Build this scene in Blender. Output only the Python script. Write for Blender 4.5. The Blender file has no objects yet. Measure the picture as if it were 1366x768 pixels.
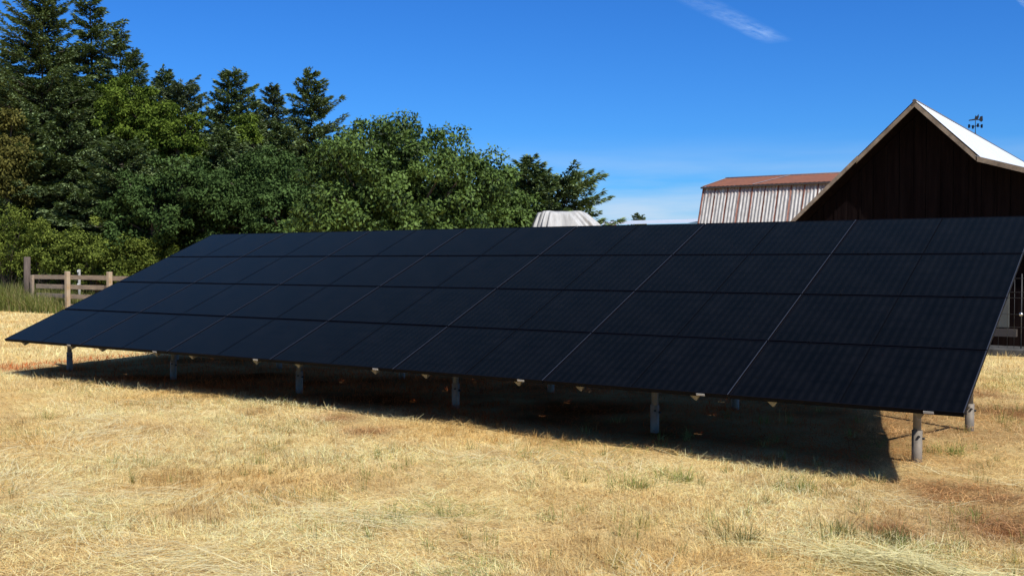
import bpy, bmesh, math, random
import numpy as np
from mathutils import Vector, Matrix

rng = np.random.default_rng(7)
random.seed(7)
sc = bpy.context.scene
COL = sc.collection
PI = math.pi
rad = math.radians

# ------------------------------------------------------------------ camera
CAM = np.array([1.4605, -8.0937, 1.647])
FOC = 1366.7
yaw, pitch, roll = -0.5958, -0.0227, 0.0021
Fv = np.array([math.sin(yaw) * math.cos(pitch), math.cos(yaw) * math.cos(pitch), math.sin(pitch)])
Rv = np.array([math.cos(yaw), -math.sin(yaw), 0.0])
Uv = np.cross(Rv, Fv)
Rv, Uv = Rv * math.cos(roll) + Uv * math.sin(roll), Uv * math.cos(roll) - Rv * math.sin(roll)
cd = bpy.data.cameras.new('camera')
cam = bpy.data.objects.new('camera', cd)
COL.objects.link(cam)
M = Matrix(((Rv[0], Uv[0], -Fv[0], CAM[0]), (Rv[1], Uv[1], -Fv[1], CAM[1]), (Rv[2], Uv[2], -Fv[2], CAM[2]), (0, 0, 0, 1)))
cam.matrix_world = M
cd.sensor_width = 36
cd.lens = 36 * FOC / 1366
cd.clip_start = 0.1
cd.clip_end = 20000
sc.camera = cam


def ray(x, y):
    return Fv + Rv * (x - 683) / FOC - Uv * (y - 384) / FOC


def onz(x, y, z=0.0):
    d = ray(x, y)
    return CAM + d * (z - CAM[2]) / d[2]


def ony(x, y, Y):
    d = ray(x, y)
    return CAM + d * (Y - CAM[1]) / d[1]


def at(x, y, D):
    return CAM + ray(x, y) * D


# ------------------------------------------------------------------ light
SUN = np.array([0.844, -0.36, 1.0])
SUN = SUN / np.linalg.norm(SUN)
ELEV = math.asin(SUN[2])
sl = bpy.data.lights.new('sun', 'SUN')
sl.energy = 5.0
sl.angle = rad(0.53)
sl.color = (1.0, 0.965, 0.90)
so = bpy.data.objects.new('sun', sl)
COL.objects.link(so)
so.rotation_euler = Vector(SUN).to_track_quat('Z', 'Y').to_euler()
w = bpy.data.worlds.new('World')
sc.world = w
w.use_nodes = True
nt = w.node_tree
nt.nodes.clear()
N = nt.nodes.new
out = N('ShaderNodeOutputWorld')
bg = N('ShaderNodeBackground')
sky = N('ShaderNodeTexSky')
sky.sky_type = 'NISHITA'
sky.sun_disc = False
sky.sun_elevation = ELEV
sky.sun_rotation = math.atan2(SUN[0], SUN[1])
sky.altitude = 50
sky.air_density = 1.0
sky.dust_density = 0.25
sky.ozone_density = 2.6
bg.inputs[1].default_value = 0.098
hs = N('ShaderNodeHueSaturation')
hs.inputs['Saturation'].default_value = 1.22
hs.inputs['Value'].default_value = 1.0
nt.links.new(sky.outputs[0], hs.inputs['Color'])
# thin high cloud low over the horizon, by view direction
tc = N('ShaderNodeTexCoord')
sep = N('ShaderNodeSeparateXYZ')
nt.links.new(tc.outputs['Generated'], sep.inputs[0])
mp = N('ShaderNodeMapping')
mp.inputs['Scale'].default_value = (3.0, 3.0, 26.0)
nt.links.new(tc.outputs['Generated'], mp.inputs[0])
nz = N('ShaderNodeTexNoise')
nz.inputs['Scale'].default_value = 1.6
nz.inputs['Detail'].default_value = 6
nt.links.new(mp.outputs[0], nz.inputs[0])
zr_ = N('ShaderNodeMapRange')   # deep blue towards the horizon, paler overhead
zr_.inputs[1].default_value = 0.30
zr_.inputs[2].default_value = 0.60
zr_.inputs[3].default_value = 1.0
zr_.inputs[4].default_value = 0.15
nt.links.new(sep.outputs[2], zr_.inputs[0])
mr = N('ShaderNodeMapRange')
mr.inputs[1].default_value = 0.13
mr.inputs[2].default_value = 0.02
mr.interpolation_type = 'SMOOTHSTEP'
nt.links.new(sep.outputs[2], mr.inputs[0])
cr = N('ShaderNodeMapRange')
cr.inputs[1].default_value = 0.31
cr.inputs[2].default_value = 0.62
nt.links.new(nz.outputs[0], cr.inputs[0])
mm = N('ShaderNodeMath')
mm.operation = 'MULTIPLY'
nt.links.new(mr.outputs[0], mm.inputs[0])
nt.links.new(cr.outputs[0], mm.inputs[1])
mm2 = N('ShaderNodeMath')
mm2.operation = 'MULTIPLY'
mm2.inputs[1].default_value = 0.95
nt.links.new(mm.outputs[0], mm2.inputs[0])
mx = N('ShaderNodeMix')
mx.data_type = 'RGBA'
mx.inputs[7].default_value = (6.3, 7.6, 9.2, 1)
nt.links.new(mm2.outputs[0], mx.inputs[0])
tn = N('ShaderNodeMix')
tn.data_type = 'RGBA'
tn.blend_type = 'MULTIPLY'
tn.inputs[0].default_value = 1
tn.inputs[7].default_value = (0.32, 0.78, 1.40, 1)
nt.links.new(hs.outputs[0], tn.inputs[6])
nt.links.new(tn.outputs[2], mx.inputs[6])
nt.links.new(zr_.outputs[0], tn.inputs[0])
nt.links.new(mx.outputs[2], bg.inputs[0])
nt.links.new(bg.outputs[0], out.inputs[0])
sc.view_settings.view_transform = 'Standard'
sc.view_settings.look = 'None'
sc.view_settings.exposure = 0
sc.cycles.max_bounces = 9
sc.cycles.diffuse_bounces = 8
sc.cycles.transparent_max_bounces = 8


# ------------------------------------------------------------------ materials
def mat(name, base=(0.5, 0.5, 0.5), rough=0.6, metal=0.0, noise=None, spec=0.5, bump=None):
    """noise = (scale, colour2, low, high[, stretch]) blends a second colour by object-space noise"""
    m = bpy.data.materials.new(name)
    m.use_nodes = True
    t = m.node_tree
    b = t.nodes['Principled BSDF']
    b.inputs['Base Color'].default_value = (*base, 1)
    b.inputs['Roughness'].default_value = rough
    b.inputs['Metallic'].default_value = metal
    b.inputs['Specular IOR Level'].default_value = spec
    if noise:
        co = t.nodes.new('ShaderNodeTexCoord')
        ma = t.nodes.new('ShaderNodeMapping')
        if len(noise) > 4:
            ma.inputs['Scale'].default_value = noise[4]
        n = t.nodes.new('ShaderNodeTexNoise')
        n.inputs['Scale'].default_value = noise[0]
        n.inputs['Detail'].default_value = 8
        n.inputs['Roughness'].default_value = 0.65
        r = t.nodes.new('ShaderNodeMapRange')
        r.inputs[1].default_value = noise[2]
        r.inputs[2].default_value = noise[3]
        x = t.nodes.new('ShaderNodeMix')
        x.data_type = 'RGBA'
        x.inputs[6].default_value = (*base, 1)
        x.inputs[7].default_value = (*noise[1], 1)
        t.links.new(co.outputs['Object'], ma.inputs[0])
        t.links.new(ma.outputs[0], n.inputs[0])
        t.links.new(n.outputs[0], r.inputs[0])
        t.links.new(r.outputs[0], x.inputs[0])
        t.links.new(x.outputs[2], b.inputs['Base Color'])
        if bump:
            bu = t.nodes.new('ShaderNodeBump')
            bu.inputs['Strength'].default_value = bump
            bu.inputs['Distance'].default_value = 0.01
            t.links.new(n.outputs[0], bu.inputs['Height'])
            t.links.new(bu.outputs[0], b.inputs['Normal'])
    return m


def leaf_mat(name, dark, light, trans=0.3, rough=0.5, spec=0.35):
    m = bpy.data.materials.new(name)
    m.use_nodes = True
    t = m.node_tree
    b = t.nodes['Principled BSDF']
    o = t.nodes['Material Output']
    a = t.nodes.new('ShaderNodeAttribute')
    a.attribute_name = 'rnd_shade'
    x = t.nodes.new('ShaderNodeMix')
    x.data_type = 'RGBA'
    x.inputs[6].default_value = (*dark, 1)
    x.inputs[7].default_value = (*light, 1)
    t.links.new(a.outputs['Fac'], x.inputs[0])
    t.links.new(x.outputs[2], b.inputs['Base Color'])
    b.inputs['Roughness'].default_value = rough
    b.inputs['Specular IOR Level'].default_value = spec
    tr = t.nodes.new('ShaderNodeBsdfTranslucent')
    g = t.nodes.new('ShaderNodeMix')
    g.data_type = 'RGBA'
    g.blend_type = 'MULTIPLY'
    g.inputs[0].default_value = 1
    g.inputs[7].default_value = (1.2, 1.3, 0.5, 1)
    t.links.new(x.outputs[2], g.inputs[6])
    t.links.new(g.outputs[2], tr.inputs[0])
    ms = t.nodes.new('ShaderNodeMixShader')
    ms.inputs[0].default_value = trans
    t.links.new(b.outputs[0], ms.inputs[1])
    t.links.new(tr.outputs[0], ms.inputs[2])
    t.links.new(ms.outputs[0], o.inputs[0])
    return m


def colour_attr_mat(name, rough=0.7, trans=0.2, spec=0.25):
    m = bpy.data.materials.new(name)
    m.use_nodes = True
    t = m.node_tree
    b = t.nodes['Principled BSDF']
    o = t.nodes['Material Output']
    a = t.nodes.new('ShaderNodeAttribute')
    a.attribute_name = 'tint'
    t.links.new(a.outputs['Color'], b.inputs['Base Color'])
    b.inputs['Roughness'].default_value = rough
    b.inputs['Specular IOR Level'].default_value = spec
    tr = t.nodes.new('ShaderNodeBsdfTranslucent')
    t.links.new(a.outputs['Color'], tr.inputs[0])
    ms = t.nodes.new('ShaderNodeMixShader')
    ms.inputs[0].default_value = trans
    t.links.new(b.outputs[0], ms.inputs[1])
    t.links.new(tr.outputs[0], ms.inputs[2])
    t.links.new(ms.outputs[0], o.inputs[0])
    return m


# ------------------------------------------------------------------ object helpers
def tag(o, label=None, cat=None, group=None, kind=None):
    if label: o['label'] = label
    if cat: o['category'] = cat
    if group: o['group'] = group
    if kind: o['kind'] = kind
    return o


def empty(name, loc=(0, 0, 0), rz=0.0):
    o = bpy.data.objects.new(name, None)
    o.empty_display_size = 0.2
    o.location = tuple(float(v) for v in loc)
    o.rotation_euler = (0, 0, rz)
    COL.objects.link(o)
    return o


def link(name, me, m, parent=None, loc=None):
    o = bpy.data.objects.new(name, me)
    if m is not None and len(me.materials) == 0:
        me.materials.append(m)
    COL.objects.link(o)
    if parent is not None: o.parent = parent
    if loc is not None: o.location = tuple(float(v) for v in loc)
    return o


def build(name, bm, m, parent=None, loc=None, smooth=False):
    me = bpy.data.meshes.new(name)
    bmesh.ops.recalc_face_normals(bm, faces=bm.faces[:])
    bm.to_mesh(me)
    bm.free()
    if smooth:
        me.polygons.foreach_set('use_smooth', [True] * len(me.polygons))
    return link(name, me, m, parent, loc)


def box(bm, lo, hi, mtx=None, bev=0.0):
    vs = []
    for z in (lo[2], hi[2]):
        for x, y in ((lo[0], lo[1]), (hi[0], lo[1]), (hi[0], hi[1]), (lo[0], hi[1])):
            v = Vector((x, y, z))
            if mtx is not None: v = mtx @ v
            vs.append(bm.verts.new(v))
    fs = [(0, 3, 2, 1), (4, 5, 6, 7), (0, 1, 5, 4), (1, 2, 6, 5), (2, 3, 7, 6), (3, 0, 4, 7)]
    nf = [bm.faces.new([vs[i] for i in f]) for f in fs]
    if bev > 0:
        es = set()
        for f in nf: es.update(f.edges)
        bmesh.ops.bevel(bm, geom=list(es), offset=bev, segments=1, affect='EDGES')


def tube(bm, a, b, r0, r1=None, n=12, caps=True):
    a, b = Vector([float(v) for v in a]), Vector([float(v) for v in b])
    if r1 is None: r1 = r0
    d = (b - a).normalized()
    u = d.orthogonal().normalized()
    v = d.cross(u)
    ra = [bm.verts.new(a + (u * math.cos(2 * PI * i / n) + v * math.sin(2 * PI * i / n)) * r0) for i in range(n)]
    rb = [bm.verts.new(b + (u * math.cos(2 * PI * i / n) + v * math.sin(2 * PI * i / n)) * r1) for i in range(n)]
    for i in range(n):
        f = bm.faces.new((ra[i], ra[(i + 1) % n], rb[(i + 1) % n], rb[i]))
        f.smooth = True
    if caps:
        bm.faces.new(ra[::-1])
        bm.faces.new(rb)


def prism(bm, poly, y0, y1):
    """polygon in x,z pulled from y0 to y1"""
    a = [bm.verts.new((p[0], y0, p[1])) for p in poly]
    b = [bm.verts.new((p[0], y1, p[1])) for p in poly]
    n = len(poly)
    bm.faces.new(a)
    bm.faces.new(b[::-1])
    for i in range(n):
        bm.faces.new((a[i], b[i], b[(i + 1) % n], a[(i + 1) % n]))


def quad_mesh(name, V, tint=None, rnd_shade=None):
    """V: (n,k*... ) array n x 4 x 3 of quads"""
    n = V.shape[0]
    me = bpy.data.meshes.new(name)
    me.vertices.add(n * 4)
    me.vertices.foreach_set('co', V.reshape(-1).astype(np.float32))
    me.loops.add(n * 4)
    me.loops.foreach_set('vertex_index', np.arange(n * 4, dtype=np.int32))
    me.polygons.add(n)
    me.polygons.foreach_set('loop_start', np.arange(n, dtype=np.int32) * 4)
    me.polygons.foreach_set('loop_total', np.full(n, 4, dtype=np.int32))
    me.update(calc_edges=True)
    if rnd_shade is not None:
        me.attributes.new('rnd_shade', 'FLOAT', 'FACE').data.foreach_set('value', rnd_shade.astype(np.float32))
    if tint is not None:
        me.attributes.new('tint', 'FLOAT_VECTOR', 'FACE').data.foreach_set('vector', tint.astype(np.float32).reshape(-1))
    return me


def grid_mesh(name, X, Y, Z):
    ny, nx = X.shape
    me = bpy.data.meshes.new(name)
    me.vertices.add(nx * ny)
    me.vertices.foreach_set('co', np.stack([X, Y, Z], -1).reshape(-1).astype(np.float32))
    i, j = np.meshgrid(np.arange(nx - 1), np.arange(ny - 1))
    a = (j * nx + i).reshape(-1)
    q = np.stack([a, a + 1, a + nx + 1, a + nx], -1).astype(np.int32)
    n = len(q)
    me.loops.add(n * 4)
    me.loops.foreach_set('vertex_index', q.reshape(-1))
    me.polygons.add(n)
    me.polygons.foreach_set('loop_start', np.arange(n, dtype=np.int32) * 4)
    me.polygons.foreach_set('loop_total', np.full(n, 4, dtype=np.int32))
    me.polygons.foreach_set('use_smooth', np.ones(n, dtype=bool))
    me.update(calc_edges=True)
    return me


def hash2(i, j, s):
    v = np.sin(i * 127.1 + j * 311.7 + s * 74.7) * 43758.5453
    return v - np.floor(v)


def vn(x, y, scale, s=0):
    x = np.asarray(x) / scale + 1000
    y = np.asarray(y) / scale + 1000
    i, j = np.floor(x), np.floor(y)
    u, v = x - i, y - j
    u = u * u * (3 - 2 * u)
    v = v * v * (3 - 2 * v)
    a, b, c, d = hash2(i, j, s), hash2(i + 1, j, s), hash2(i, j + 1, s), hash2(i + 1, j + 1, s)
    return (a * (1 - u) + b * u) * (1 - v) + (c * (1 - u) + d * u) * v


def fbm(x, y, scale, s=0, o=3):
    t = 0; a = 1; n = 0
    for k in range(o):
        t = t + a * vn(x, y, scale / 2 ** k, s + k * 13)
        n += a; a *= 0.55
    return t / n


def gh(x, y):
    """ground height"""
    near = np.exp(-((x - 1) ** 2 + (y + 4) ** 2) / 900)
    dip = -0.055 * np.exp(-((x + 0.4) ** 2 + (y - 0.8) ** 2) / 7)
    return dip + ((fbm(x, y, 2.6, 3) - 0.5) * 0.055 + (fbm(x, y, 0.5, 9, 2) - 0.5) * 0.05) * near + (fbm(x, y, 30, 5, 2) - 0.5) * 0.2 * (1 - near)


# ------------------------------------------------------------------ ground
def axis(c, lo, hi, fine, grow):
    a = [0.0]; s = fine
    while a[-1] < hi - c:
        a.append(a[-1] + s)
        if a[-1] > 9: s *= grow
    b = [0.0]; s = fine
    while b[-1] < c - lo:
        b.append(b[-1] + s)
        if b[-1] > 9: s *= grow
    return np.array([c - v for v in b[:0:-1]] + [c + v for v in a])


gx = axis(-3.0, -3000, 3000, 0.11, 1.06)
gy = axis(-1.0, -3000, 3000, 0.11, 1.06)
GX, GY = np.meshgrid(gx, gy)
GZ = gh(GX, GY)
gm = grid_mesh('ground', GX, GY, GZ)


def soil_mask(x, y):
    """bare soil: under the array, a trench line behind it and loose patches"""
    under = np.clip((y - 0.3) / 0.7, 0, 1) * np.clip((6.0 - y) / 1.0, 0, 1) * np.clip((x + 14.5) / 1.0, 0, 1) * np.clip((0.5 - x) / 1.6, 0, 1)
    tr = np.exp(-((y - 4.6 - 0.5 * (vn(x, y, 2, 8) - .5)) / 0.75) ** 2) * np.clip((x + 15) / 2, 0, 1)
    spot = np.zeros_like(np.asarray(x, float))
    for (px, py, r) in ((1245, 640, .42), (1345, 655, .4), (1330, 688, .35), (1360, 690, .5), (485, 578, .35), (450, 560, .3), (1300, 640, .25), (1190, 700, .2), (1255, 655, .3), (1350, 700, .35), (1310, 530, .5)):
        c = onz(px, py)
        spot = np.maximum(spot, np.exp(-(((x - c[0]) ** 2 + (y - c[1]) ** 2) / r ** 2)))
    m = np.maximum(np.maximum(under * 0.8, tr * 1.0), spot * 0.85)
    return np.clip(m + (fbm(x, y, 1.1, 21) - 0.5) * 0.9 * (m > 0.05), 0, 1)


at_ = gm.attributes.new('soil', 'FLOAT', 'POINT')
at_.data.foreach_set('value', soil_mask(GX, GY).reshape(-1).astype(np.float32))
m = bpy.data.materials.new('dry_turf')
m.use_nodes = True
t = m.node_tree
b = t.nodes['Principled BSDF']
b.inputs['Roughness'].default_value = 0.95
b.inputs['Specular IOR Level'].default_value = 0.0
co = t.nodes.new('ShaderNodeTexCoord')


def tnoise(scale, detail=6, stretch=None):
    n = t.nodes.new('ShaderNodeTexNoise')
    n.inputs['Scale'].default_value = scale
    n.inputs['Detail'].default_value = detail
    n.inputs['Roughness'].default_value = 0.7
    if stretch:
        q = t.nodes.new('ShaderNodeMapping')
        q.inputs['Scale'].default_value = stretch
        t.links.new(co.outputs['Object'], q.inputs[0])
        t.links.new(q.outputs[0], n.inputs[0])
    else:
        t.links.new(co.outputs['Object'], n.inputs[0])
    return n


def tramp(src, stops):
    r = t.nodes.new('ShaderNodeValToRGB')
    r.color_ramp.elements[0].position = stops[0][0]
    r.color_ramp.elements[0].color = (*stops[0][1], 1)
    r.color_ramp.elements[1].position = stops[-1][0]
    r.color_ramp.elements[1].color = (*stops[-1][1], 1)
    for p_, c_ in stops[1:-1]:
        e = r.color_ramp.elements.new(p_)
        e.color = (*c_, 1)
    t.links.new(src, r.inputs[0])
    return r


def tmix(f, a, b_):
    x = t.nodes.new('ShaderNodeMix')
    x.data_type = 'RGBA'
    t.links.new(f, x.inputs[0])
    t.links.new(a, x.inputs[6])
    t.links.new(b_, x.inputs[7])
    return x


fine = tnoise(60, 8)
mid = tnoise(1.3, 8)
c1 = tramp(fine.outputs[0], [(0.3, (0.45, 0.27, 0.10)), (0.5, (0.80, 0.60, 0.26)), (0.68, (0.93, 0.78, 0.42))])
c2 = tramp(fine.outputs[0], [(0.3, (0.30, 0.16, 0.06)), (0.55, (0.64, 0.42, 0.17)), (0.7, (0.85, 0.64, 0.30))])
mr_ = t.nodes.new('ShaderNodeMapRange')
mr_.inputs[1].default_value = 0.45
mr_.inputs[2].default_value = 0.7
t.links.new(mid.outputs[0], mr_.inputs[0])
g1 = tmix(mr_.outputs[0], c1.outputs[0], c2.outputs[0])
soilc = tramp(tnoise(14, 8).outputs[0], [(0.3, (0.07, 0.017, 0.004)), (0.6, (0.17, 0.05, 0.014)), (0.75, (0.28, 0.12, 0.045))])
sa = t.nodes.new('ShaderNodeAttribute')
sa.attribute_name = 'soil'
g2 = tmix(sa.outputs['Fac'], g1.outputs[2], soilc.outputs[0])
t.links.new(g2.outputs[2], b.inputs['Base Color'])
bu = t.nodes.new('ShaderNodeBump')
bu.inputs['Strength'].default_value = 0.8
bu.inputs['Distance'].default_value = 0.02
t.links.new(fine.outputs[0], bu.inputs['Height'])
t.links.new(bu.outputs[0], b.inputs['Normal'])
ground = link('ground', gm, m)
tag(ground, 'dry straw coloured field of mown grass around the solar array', 'ground', kind='structure')


# ------------------------------------------------------------------ blades
def blades(P, az, length, width, lean0, lean1, col, twist=0.8):
    """two-quad blades. lean = angle from vertical at the root and at the tip"""
    n = len(P)
    h = np.stack([np.cos(az), np.sin(az), np.zeros(n)], -1)
    s = np.stack([-np.sin(az), np.cos(az), np.zeros(n)], -1)
    tw = rng.uniform(-1, 1, n)[:, None] * twist
    s = s * np.cos(tw) + np.array([0, 0, 1.0]) * np.sin(tw)
    L = (length * 0.5)[:, None]
    d0 = h * np.sin(lean0)[:, None] + np.array([0, 0, 1.0]) * np.cos(lean0)[:, None]
    d1 = h * np.sin(lean1)[:, None] + np.array([0, 0, 1.0]) * np.cos(lean1)[:, None]
    p1 = P + d0 * L
    p2 = p1 + d1 * L
    W = (width * 0.5)[:, None]
    V = np.stack([P - s * W, P + s * W, p1 + s * W * 0.85, p1 - s * W * 0.85,
                  p1 - s * W * 0.85, p1 + s * W * 0.85, p2 + s * W * 0.2, p2 - s * W * 0.2], 1)
    return V.reshape(n * 2, 4, 3), np.repeat(col, 2, axis=0)


PALE = np.array([0.98, 0.90, 0.55]); GOLD = np.array([0.97, 0.76, 0.32]); TAN = np.array([0.78, 0.50, 0.17])
RED = np.array([0.30, 0.14, 0.055]); GREEN = np.array([0.20, 0.23, 0.06])


def straw_colour(x, y, n, soil):
    r = rng.random(n)[:, None]
    patch = np.clip((fbm(x, y, 1.5, 33) - 0.5) * 2.6 + 0.45, 0, 1)[:, None]
    c = PALE * (1 - r) + GOLD * r
    c = c * (1 - 0.85 * patch) + (GOLD * 0.25 + TAN * 0.75) * 0.85 * patch
    p2 = np.clip((fbm(x * 0.6 + y * 0.25, y * 1.3, 0.55, 44) - 0.55) * 4, 0, 1)[:, None]
    c = c * (1 - 0.42 * p2 * np.array([0.8, 1.0, 1.15]))
    p3 = np.clip((vn(x, y * 1.6, 0.11, 47) * .6 + vn(x, y * 1.6, 0.05, 48) * .4 - 0.60) * 5, 0, 1)[:, None]
    c = c * (1 - 0.45 * p3 * np.array([0.78, 1.0, 1.2]))
    k = rng.random(n)[:, None]
    c = np.where(k < 0.10, TAN * 0.8, c)
    c = np.where(k > 0.965, RED, c)
    gmask = np.clip((fbm(x, y, 0.9, 51, 2) - 0.56) * 5, 0, 1)
    c = np.where((rng.random(n) < gmask * (0.14 + 0.2 * (x > -3.5)))[:, None], GREEN * rng.uniform(.8, 1.6, n)[:, None], c)
    array_shade = np.clip((y - 0.15) / 0.4, 0, 1) * np.clip((5.2 - y), 0, 1) * np.clip((-0.45 - 0.31 * y - x) * 4, 0, 1) * (x > -14.5)  # painted shade: straw darkened and reddened over the array's shadow footprint
    c = c * (1 - np.array([0.36, 0.86, 0.97]) * np.maximum(soil * 0.62, array_shade * 0.93)[:, None])
    k = rng.random(n)[:, None]
    return np.clip(c * np.where(k < 0.14, rng.uniform(0.35, 0.7, n)[:, None], rng.uniform(0.88, 1.25, n)[:, None]), 0, 0.97)


def sample_frustum(n, d0, d1, power):
    """world points in the wedge in front of the camera, wider than the view"""
    u = rng.random(n)
    if power == 0:
        D = d0 * (d1 / d0) ** u
    else:
        D = (d0 ** power + u * (d1 ** power - d0 ** power)) ** (1 / power)
    L = rng.uniform(-0.70, 0.88, n) * D
    f = np.array([math.sin(yaw), math.cos(yaw)]); r = np.array([math.cos(yaw), -math.sin(yaw)])
    return CAM[0] + f[0] * D + r[0] * L, CAM[1] + f[1] * D + r[1] * L, D


VV = []; CC = []


def add(V, c):
    VV.append(V.astype(np.float32)); CC.append(c.astype(np.float32))


# flattened straw, near
n = 450000
x, y, D = sample_frustum(n, 4.2, 15, 0.9)
soil = soil_mask(x, y)
keep = (rng.random(n) > soil * 0.72) & (vn(x, y, .16, 5) > 0.18)
x, y, D, soil = x[keep], y[keep], D[keep], soil[keep]
n = len(x)
flow = 2 * PI * (fbm(x, y, 2.4, 61, 2) * 1.6) + rng.normal(0, 0.75, n) + PI * (rng.random(n) < .5)
mound = np.clip((fbm(x, y, 0.8, 71, 2) - 0.45) * 3, 0, 1)
lean = np.clip(rng.normal(1.38, 0.13, n) - 0.12 * mound, 0.7, 1.52)
le = 0.03 + 0.10 * rng.random(n) ** 1.6 + 0.12 * (rng.random(n) < .04)
wi = rng.uniform(0.0015, 0.0034, n) * (1 + 0.05 * np.clip(D - 6, 0, 9))
P = np.stack([x, y, gh(x, y) + rng.uniform(-0.005, 0.028, n) + mound * 0.02], -1)
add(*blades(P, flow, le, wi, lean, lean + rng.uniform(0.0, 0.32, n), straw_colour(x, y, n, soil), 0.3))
# standing stubble
n = 279000
x, y, D = sample_frustum(n // 9, 4.2, 16, 0.9)
n = len(x) * 9
cx_, cy_ = np.repeat(x, 9), np.repeat(y, 9)
x = cx_ + rng.normal(0, 0.016, n); y = cy_ + rng.normal(0, 0.016, n); D = np.repeat(D, 9)
csd = np.repeat(rng.random(n // 9), 9)
soil = soil_mask(x, y)
tall = np.clip((fbm(x, y, 1.3, 81, 3) - 0.42) * 3.2, 0.0, 1)
keep = (rng.random(n) > soil * 0.6) & (rng.random(n) < 0.25 + tall)
x, y, D, soil, tall, cx_, cy_, csd = [q_[keep] for q_ in (x, y, D, soil, tall, cx_, cy_, csd)]
n = len(x)
az = np.where(rng.random(n) < .5, np.arctan2(y - cy_, x - cx_), 2 * PI * fbm(x, y, 1.6, 91, 2) * 1.5) + rng.normal(0, .5, n)
l0 = np.clip(rng.normal(0.5, 0.3, n), 0, 1.3)
P = np.stack([x, y, gh(x, y) - 0.005], -1)
c = straw_colour(x, y, n, soil)
c = c * (0.74 + 0.46 * csd[:, None])
c = c * (1 - 0.25 * tall[:, None] * (rng.random(n) < .6)[:, None])
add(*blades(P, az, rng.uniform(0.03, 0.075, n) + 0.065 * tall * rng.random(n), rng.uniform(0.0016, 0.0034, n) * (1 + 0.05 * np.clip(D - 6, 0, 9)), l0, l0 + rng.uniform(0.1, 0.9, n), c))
# long cut stalks lying in swaths
n = 60000
x, y, D = sample_frustum(n, 4.2, 12, 0.9)
sw = np.clip((fbm(x * 0.5, y * 1.4, 0.9, 131, 2) - 0.5) * 5, 0, 1)
keep = (rng.random(n) < sw) & (soil_mask(x, y) < .3) & ((y < 0.1) | (x > -0.4) | (y > 5))
x, y, D = x[keep], y[keep], D[keep]
n = len(x)
az = 2 * PI * (fbm(x, y, 2.4, 61, 2) * 1.6) + rng.normal(0, 0.45, n) + PI * (rng.random(n) < .5)
P = np.stack([x, y, gh(x, y) + rng.uniform(0.01, 0.04, n)], -1)
l0 = np.clip(rng.normal(1.45, .08, n), 1, 1.56)
add(*blades(P, az, rng.uniform(0.12, 0.34, n), rng.uniform(0.002, 0.0042, n), l0, l0 + rng.uniform(0.05, .3, n), PALE * rng.uniform(.7, 1.0, n)[:, None], 0.3))
# scattered sprigs that are still green
n0 = 260
x, y, D = sample_frustum(n0, 5, 12, 1.2)
pk = fbm(x, y, 3.0, 77, 2) + 0.035 * (x + 2)
o_ = np.argsort(-pk)[:150]
x, y = np.repeat(x[o_], 34), np.repeat(y[o_], 34)
n = len(x)
sz = np.repeat(rng.uniform(0.4, 1.0, 150), 34)
q_ = np.abs(rng.normal(0, 0.075, n)) * sz; a_ = rng.uniform(0, 2 * PI, n)
x = x + q_ * np.cos(a_); y = y + q_ * np.sin(a_)
P = np.stack([x, y, gh(x, y) - 0.004], -1)
l0 = np.clip(rng.normal(0.3, .3, n), 0, 1.2)
gc = np.where((rng.random(n) < .75)[:, None], np.array([0.20, 0.24, 0.06]), np.array([0.5, 0.42, 0.16])) * rng.uniform(.6, 1.2, n)[:, None]
add(*blades(P, a_ + rng.normal(0, .7, n), (0.05 + 0.12 * rng.random(n) ** 1.5) * (0.5 + .5 * sz), rng.uniform(0.002, 0.004, n), l0, l0 + rng.uniform(.1, .8, n), gc))
# farther field
n = 215000
x, y, D = sample_frustum(n, 13, 42, 0.3)
soil = soil_mask(x, y)
edge = 10.3 + 0.5 * vn(x, y, 1.5, 3)
keep = (rng.random(n) > soil * 0.6) & ((y < edge) | (x > -6)) & ~((x > -9) & (y > 12.2))
x, y, D, soil = x[keep], y[keep], D[keep], soil[keep]
n = len(x)
az = rng.uniform(0, 2 * PI, n)
l0 = np.clip(rng.normal(0.85, 0.4, n), 0, 1.45)
P = np.stack([x, y, gh(x, y) - 0.005], -1)
add(*blades(P, az, rng.uniform(0.06, 0.15, n), 0.0045 * (D / 13), l0, l0 + rng.uniform(0.1, 0.6, n), straw_colour(x, y, n, soil)))
V = np.concatenate(VV); C_ = np.concatenate(CC)
straw = link('dry_grass', quad_mesh('dry_grass', V, tint=C_), colour_attr_mat('straw', 0.8, 0.2, 0.02))
tag(straw, 'golden dry cut grass and straw covering the field', 'grass', kind='stuff')

TUFT = colour_attr_mat('green_blade', 0.6, 0.3, 0.05)
tufts = [
    (845, 648, 0.34, 'green', 'brightest green grass tuft, below the second front post from the right'),
    (905, 636, 0.25, 'green', 'small sparse green tuft right of the brightest tuft below the second post from the right'),
    (1066, 645, 0.26, 'green', 'green tuft beside the shadow edge left of the nearest post'),
    (1116, 706, 0.22, 'dark', 'dark green low tuft below the right end of the array shadow'),
    (985, 716, 0.30, 'dark', 'dull dark tuft with shaded base in the lower right of the field'),
    (850, 702, 0.26, 'dry', 'olive green upright tuft in the field below the brightest green tuft'),
    (1268, 600, 0.24, 'green', 'little green tuft in the sun to the right of the nearest post'),
    (1185, 712, 0.2, 'dark', 'low grey green tuft between the shadow corner and the loose straw heap'),
    (430, 668, 0.28, 'dry', 'brown green tuft in the straw at lower centre left'),
    (365, 602, 0.26, 'dry', 'olive tuft in the flattened straw left of centre'),
    (1350, 745, 0.3, 'dry', 'thin stalky tuft in the bottom right corner of the field'),
    (60, 560, 0.24, 'dry', 'faint olive tuft far left in the straw'),
]
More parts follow.
